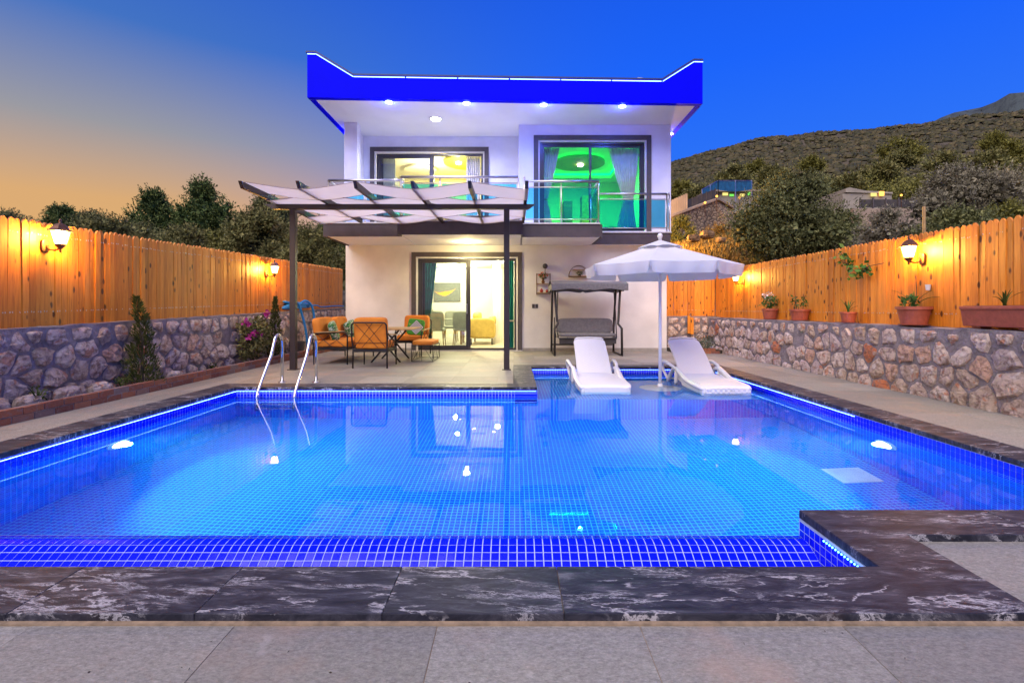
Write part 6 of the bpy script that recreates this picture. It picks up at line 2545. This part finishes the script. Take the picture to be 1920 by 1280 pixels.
# ================================================================== BACKGROUND BUILDINGS
def background_buildings():
    # stone retaining wall on the slope
    D = 26.0
    t = thing('retaining_wall', 'orange lit stone retaining wall on the slope right of the house', 'wall', tuple(P(1310, 450, D)))
    a, b, c, d_, e, f = P(1240, 412, 24), P(1342, 375, D), P(1372, 392, 27), P(1400, 482, 27), P(1330, 470, D), P(1240, 468, 24)
    th = Vector((.1, .6, 0))
    for (q1, q2, q3, q4) in ((a, b, e, f), (b, c, d_, e)):
        MB().poly([q1, q2, q3, q4, q1 + th, q2 + th, q3 + th, q4 + th], [(0, 3, 2, 1), (4, 5, 6, 7), (0, 1, 5, 4), (1, 2, 6, 5), (2, 3, 7, 6), (3, 0, 4, 7)]).build('wall_face', 'far_stonework', t)
    MB().bar(a + Vector((0, .2, .06)), b + Vector((0, .2, .06)), .55, .10).build('coping', 'far_beige', t)
    MB().bar(b + Vector((0, .2, .06)), c + Vector((0, .2, .06)), .55, .10).build('coping', 'far_beige', t)
    # plank fence on the wall, left part, and mesh fence rising to the right
    t = thing('slope_fence', 'small weathered plank fence on top of the stone retaining wall', 'fence', tuple(a))
    p0, p1 = P(1240, 396, 24.2), P(1287, 375, 24.8)
    for k in range(12):
        q = p0.lerp(p1, k / 11)
        MB().box(q.x - .055, q.x + .055, q.y, q.y + .03, q.z - .45, q.z + .32 - .0).build('plank', 'far_beige', t)
    t = thing('mesh_fence', 'dark mesh fence on top of the stone retaining wall', 'fence', tuple(P(1316, 380, 25.5)))
    for k in range(7):
        q = P(1289, 393, 25.2).lerp(P(1342, 372, 26.4), k / 6)
        MB().box(q.x - .02, q.x + .02, q.y, q.y + .04, q.z - .1, q.z + .55).build('fence_post', 'dark_mesh', t)
    q1, q2 = P(1289, 393, 25.22), P(1342, 372, 26.42)
    MB().poly([q1, q2, q2 + Vector((0, 0, .5)), q1 + Vector((0, 0, .5)), q1 + Vector((0, .02, 0)), q2 + Vector((0, .02, 0)), q2 + Vector((0, .02, .5)), q1 + Vector((0, .02, .5))],
              [(0, 1, 2, 3), (7, 6, 5, 4), (0, 4, 5, 1), (1, 5, 6, 2), (2, 6, 7, 3), (3, 7, 4, 0)]).build('mesh_panel', 'dark_mesh', t)
    # blue netting on a frame above
    t = thing('netted_court', 'blue netting stretched on metal posts above the stone retaining wall', 'netting', tuple(P(1362, 372, 30)))
    nets = [(P(1316, 356, 29), P(1346, 339, 30), 15), (P(1346, 339, 30), P(1409, 339, 32), 17)]
    for (q1, q2, hp) in nets:
        z = Vector((0, 0, hp * 30 / F))
        m = 10
        V, q = [], []
        for i in range(m + 1):
            pp = q1.lerp(q2, i / m)
            s = Vector((0, 0, -.05 * math.sin(math.pi * i / m)))
            V += [tuple(pp + s), tuple(pp - z + s * 2.5)]
        for i in range(m):
            q.append((2 * i, 2 * i + 2, 2 * i + 3, 2 * i + 1))
        arrays('net', V, q, 'net_blue', t, wloc(t))
        for k in range(3):
            pp = q1.lerp(q2, k / 2)
            MB().tube([pp + Vector((0, -.02, .03)), pp - Vector((0, .02, 1.3))], .035, 6).build('post', 'brushed_steel', t)
        MB().tube([q1, q2], .025, 6).build('top_rail', 'brushed_steel', t)
    # small lit house behind the netting
    b0 = P(1346, 395, 33)
    t = thing('hillside_house', 'small lit house behind the blue netting on the slope', 'house', tuple(b0))
    x0, x1 = P(1330, 0, 33).x, P(1425, 0, 33).x
    z0 = P(0, 400, 33).z
    zt = P(0, 361, 33).z
    MB().box(x0, x1, 33, 36, z0, zt).build('wall', 'far_white', t)
    MB().box(x0 - .2, x1 + .2, 32.7, 36.2, zt + .01, zt + .15).build('roof', 'far_beige', t)
    for (px, py, w, h_, m) in ((1360, 364, 10, 5, 'far_lamp_yellow'), (1372, 366, 8, 4, 'far_lamp_green'), (1392, 366, 8, 5, 'far_lamp_yellow'), (1405, 363, 6, 6, 'far_lamp_green')):
        q = P(px, py, 32.96)
        MB().box(q.x - w * .0175, q.x + w * .0175, 32.95, 32.99, q.z - h_ * .0175, q.z + h_ * .0175).build('window', m, t)
    # long low white building further right
    t = thing('hillside_house', 'long low white building with warm lights behind the huge olive tree', 'house', tuple(P(1640, 372, 34)))
    MB().box(P(1580, 0, 34).x, P(1672, 0, 34).x, 34, 38, P(0, 400, 34).z, P(0, 363, 34).z).build('wall', 'far_white', t)
    MB().prism([(P(1584, 0, 34).x, P(0, 361, 34).z), (P(1672, 0, 34).x, P(0, 364, 34).z), (P(1672, 0, 34).x, P(0, 361, 34).z), (P(1620, 0, 34).x, P(0, 358, 34).z), (P(1592, 0, 34).x, P(0, 352, 34).z), (P(1584, 0, 34).x, P(0, 354, 34).z)], 'y', 33.9, 38).build('gable', 'far_white', t)
    MB().box(P(1634, 0, 33.8).x, P(1644, 0, 33.8).x, 33.8, 33.88, P(0, 369, 34).z, P(0, 363, 34).z).build('window', 'far_lamp_yellow', t)
    MB().box(P(1650, 0, 33.8).x, P(1658, 0, 33.8).x, 33.8, 33.88, P(0, 368, 34).z, P(0, 360, 34).z).build('window', 'far_lamp', t)
    t = thing('mesh_fence', 'dark mesh fence in front of the long low white building', 'fence', tuple(P(1670, 380, 28)))
    MB().box(P(1612, 0, 28).x, P(1735, 0, 28).x, 28, 28.05, P(0, 389, 28).z, P(0, 374, 28).z).build('mesh_panel', 'dark_mesh', t)
    for k in range(6):
        x = P(1612 + 24 * k, 0, 28).x
        MB().box(x - .03, x + .03, 27.93, 27.99, P(0, 392, 28).z, P(0, 371, 28).z).build('fence_post', 'trim_grey', t)
    t = thing('garden_wall', 'beige rendered wall on the slope below the dark mesh fence', 'wall', tuple(P(1670, 410, 26)))
    MB().box(P(1600, 0, 26).x, P(1745, 0, 26).x, 26, 26.3, P(0, 440, 26).z, P(0, 391, 26).z).build('wall_face', 'far_beige', t)
    # small lamps among the trees
    ls = [(1344, 368, 25.8, 'orange lamp on the peak of the stone retaining wall'), (1322, 380, 25.3, 'orange lamp on the left slope of the retaining wall'), (1386, 371, 28, 'orange lamp in front of the small lit house'),
          (1740, 361, 26, 'orange lamp glowing behind the silvery olive tree'), (1690, 366, 28, 'orange lamp above the dark mesh fence on the slope')]
    for (px, py, D, lb) in ls:
        q = P(px, py, D)
        t = thing('garden_lamp', lb, 'lamp', tuple(q), 'small orange lamps on the slope')
        MB().super((0, 0, 0), (.12, .12, .12), 2, 6).build('globe', 'far_lamp', t, smooth=True, local=True)
        MB().tube([(0, 0, -.06), (0, 0, -.8)], .02, 6).build('post', 'bronze', t, local=True)
    light('slope_light', 'POINT', P(1218, 430, 20.5), 1000, (1, .50, .10), size=.2)
    # rocks on the orange slope
    for k, (px, py, D, r, lb) in enumerate(((1326, 440, 20, .22, 'large orange lit boulder on the slope right of the house'), (1300, 447, 20, .20, 'orange lit boulder beside the house corner'), (1352, 450, 20.5, .16, 'smaller orange lit boulder nearest the huge olive'))):
        q = P(px, py, D)
        t = thing('boulder', lb, 'rock', tuple(q), 'boulders on the orange slope')
        mb = MB().super((0, 0, 0), (r * 2.6, r * 2, r * 1.6), 2.6, 5)
        mb.v = [(v[0] * random.uniform(.85, 1.12), v[1] * random.uniform(.9, 1.1), v[2] * random.uniform(.85, 1.12)) for v in mb.v]
        mb.build('rock_body', 'boulder_stone', t, local=True)


background_buildings()
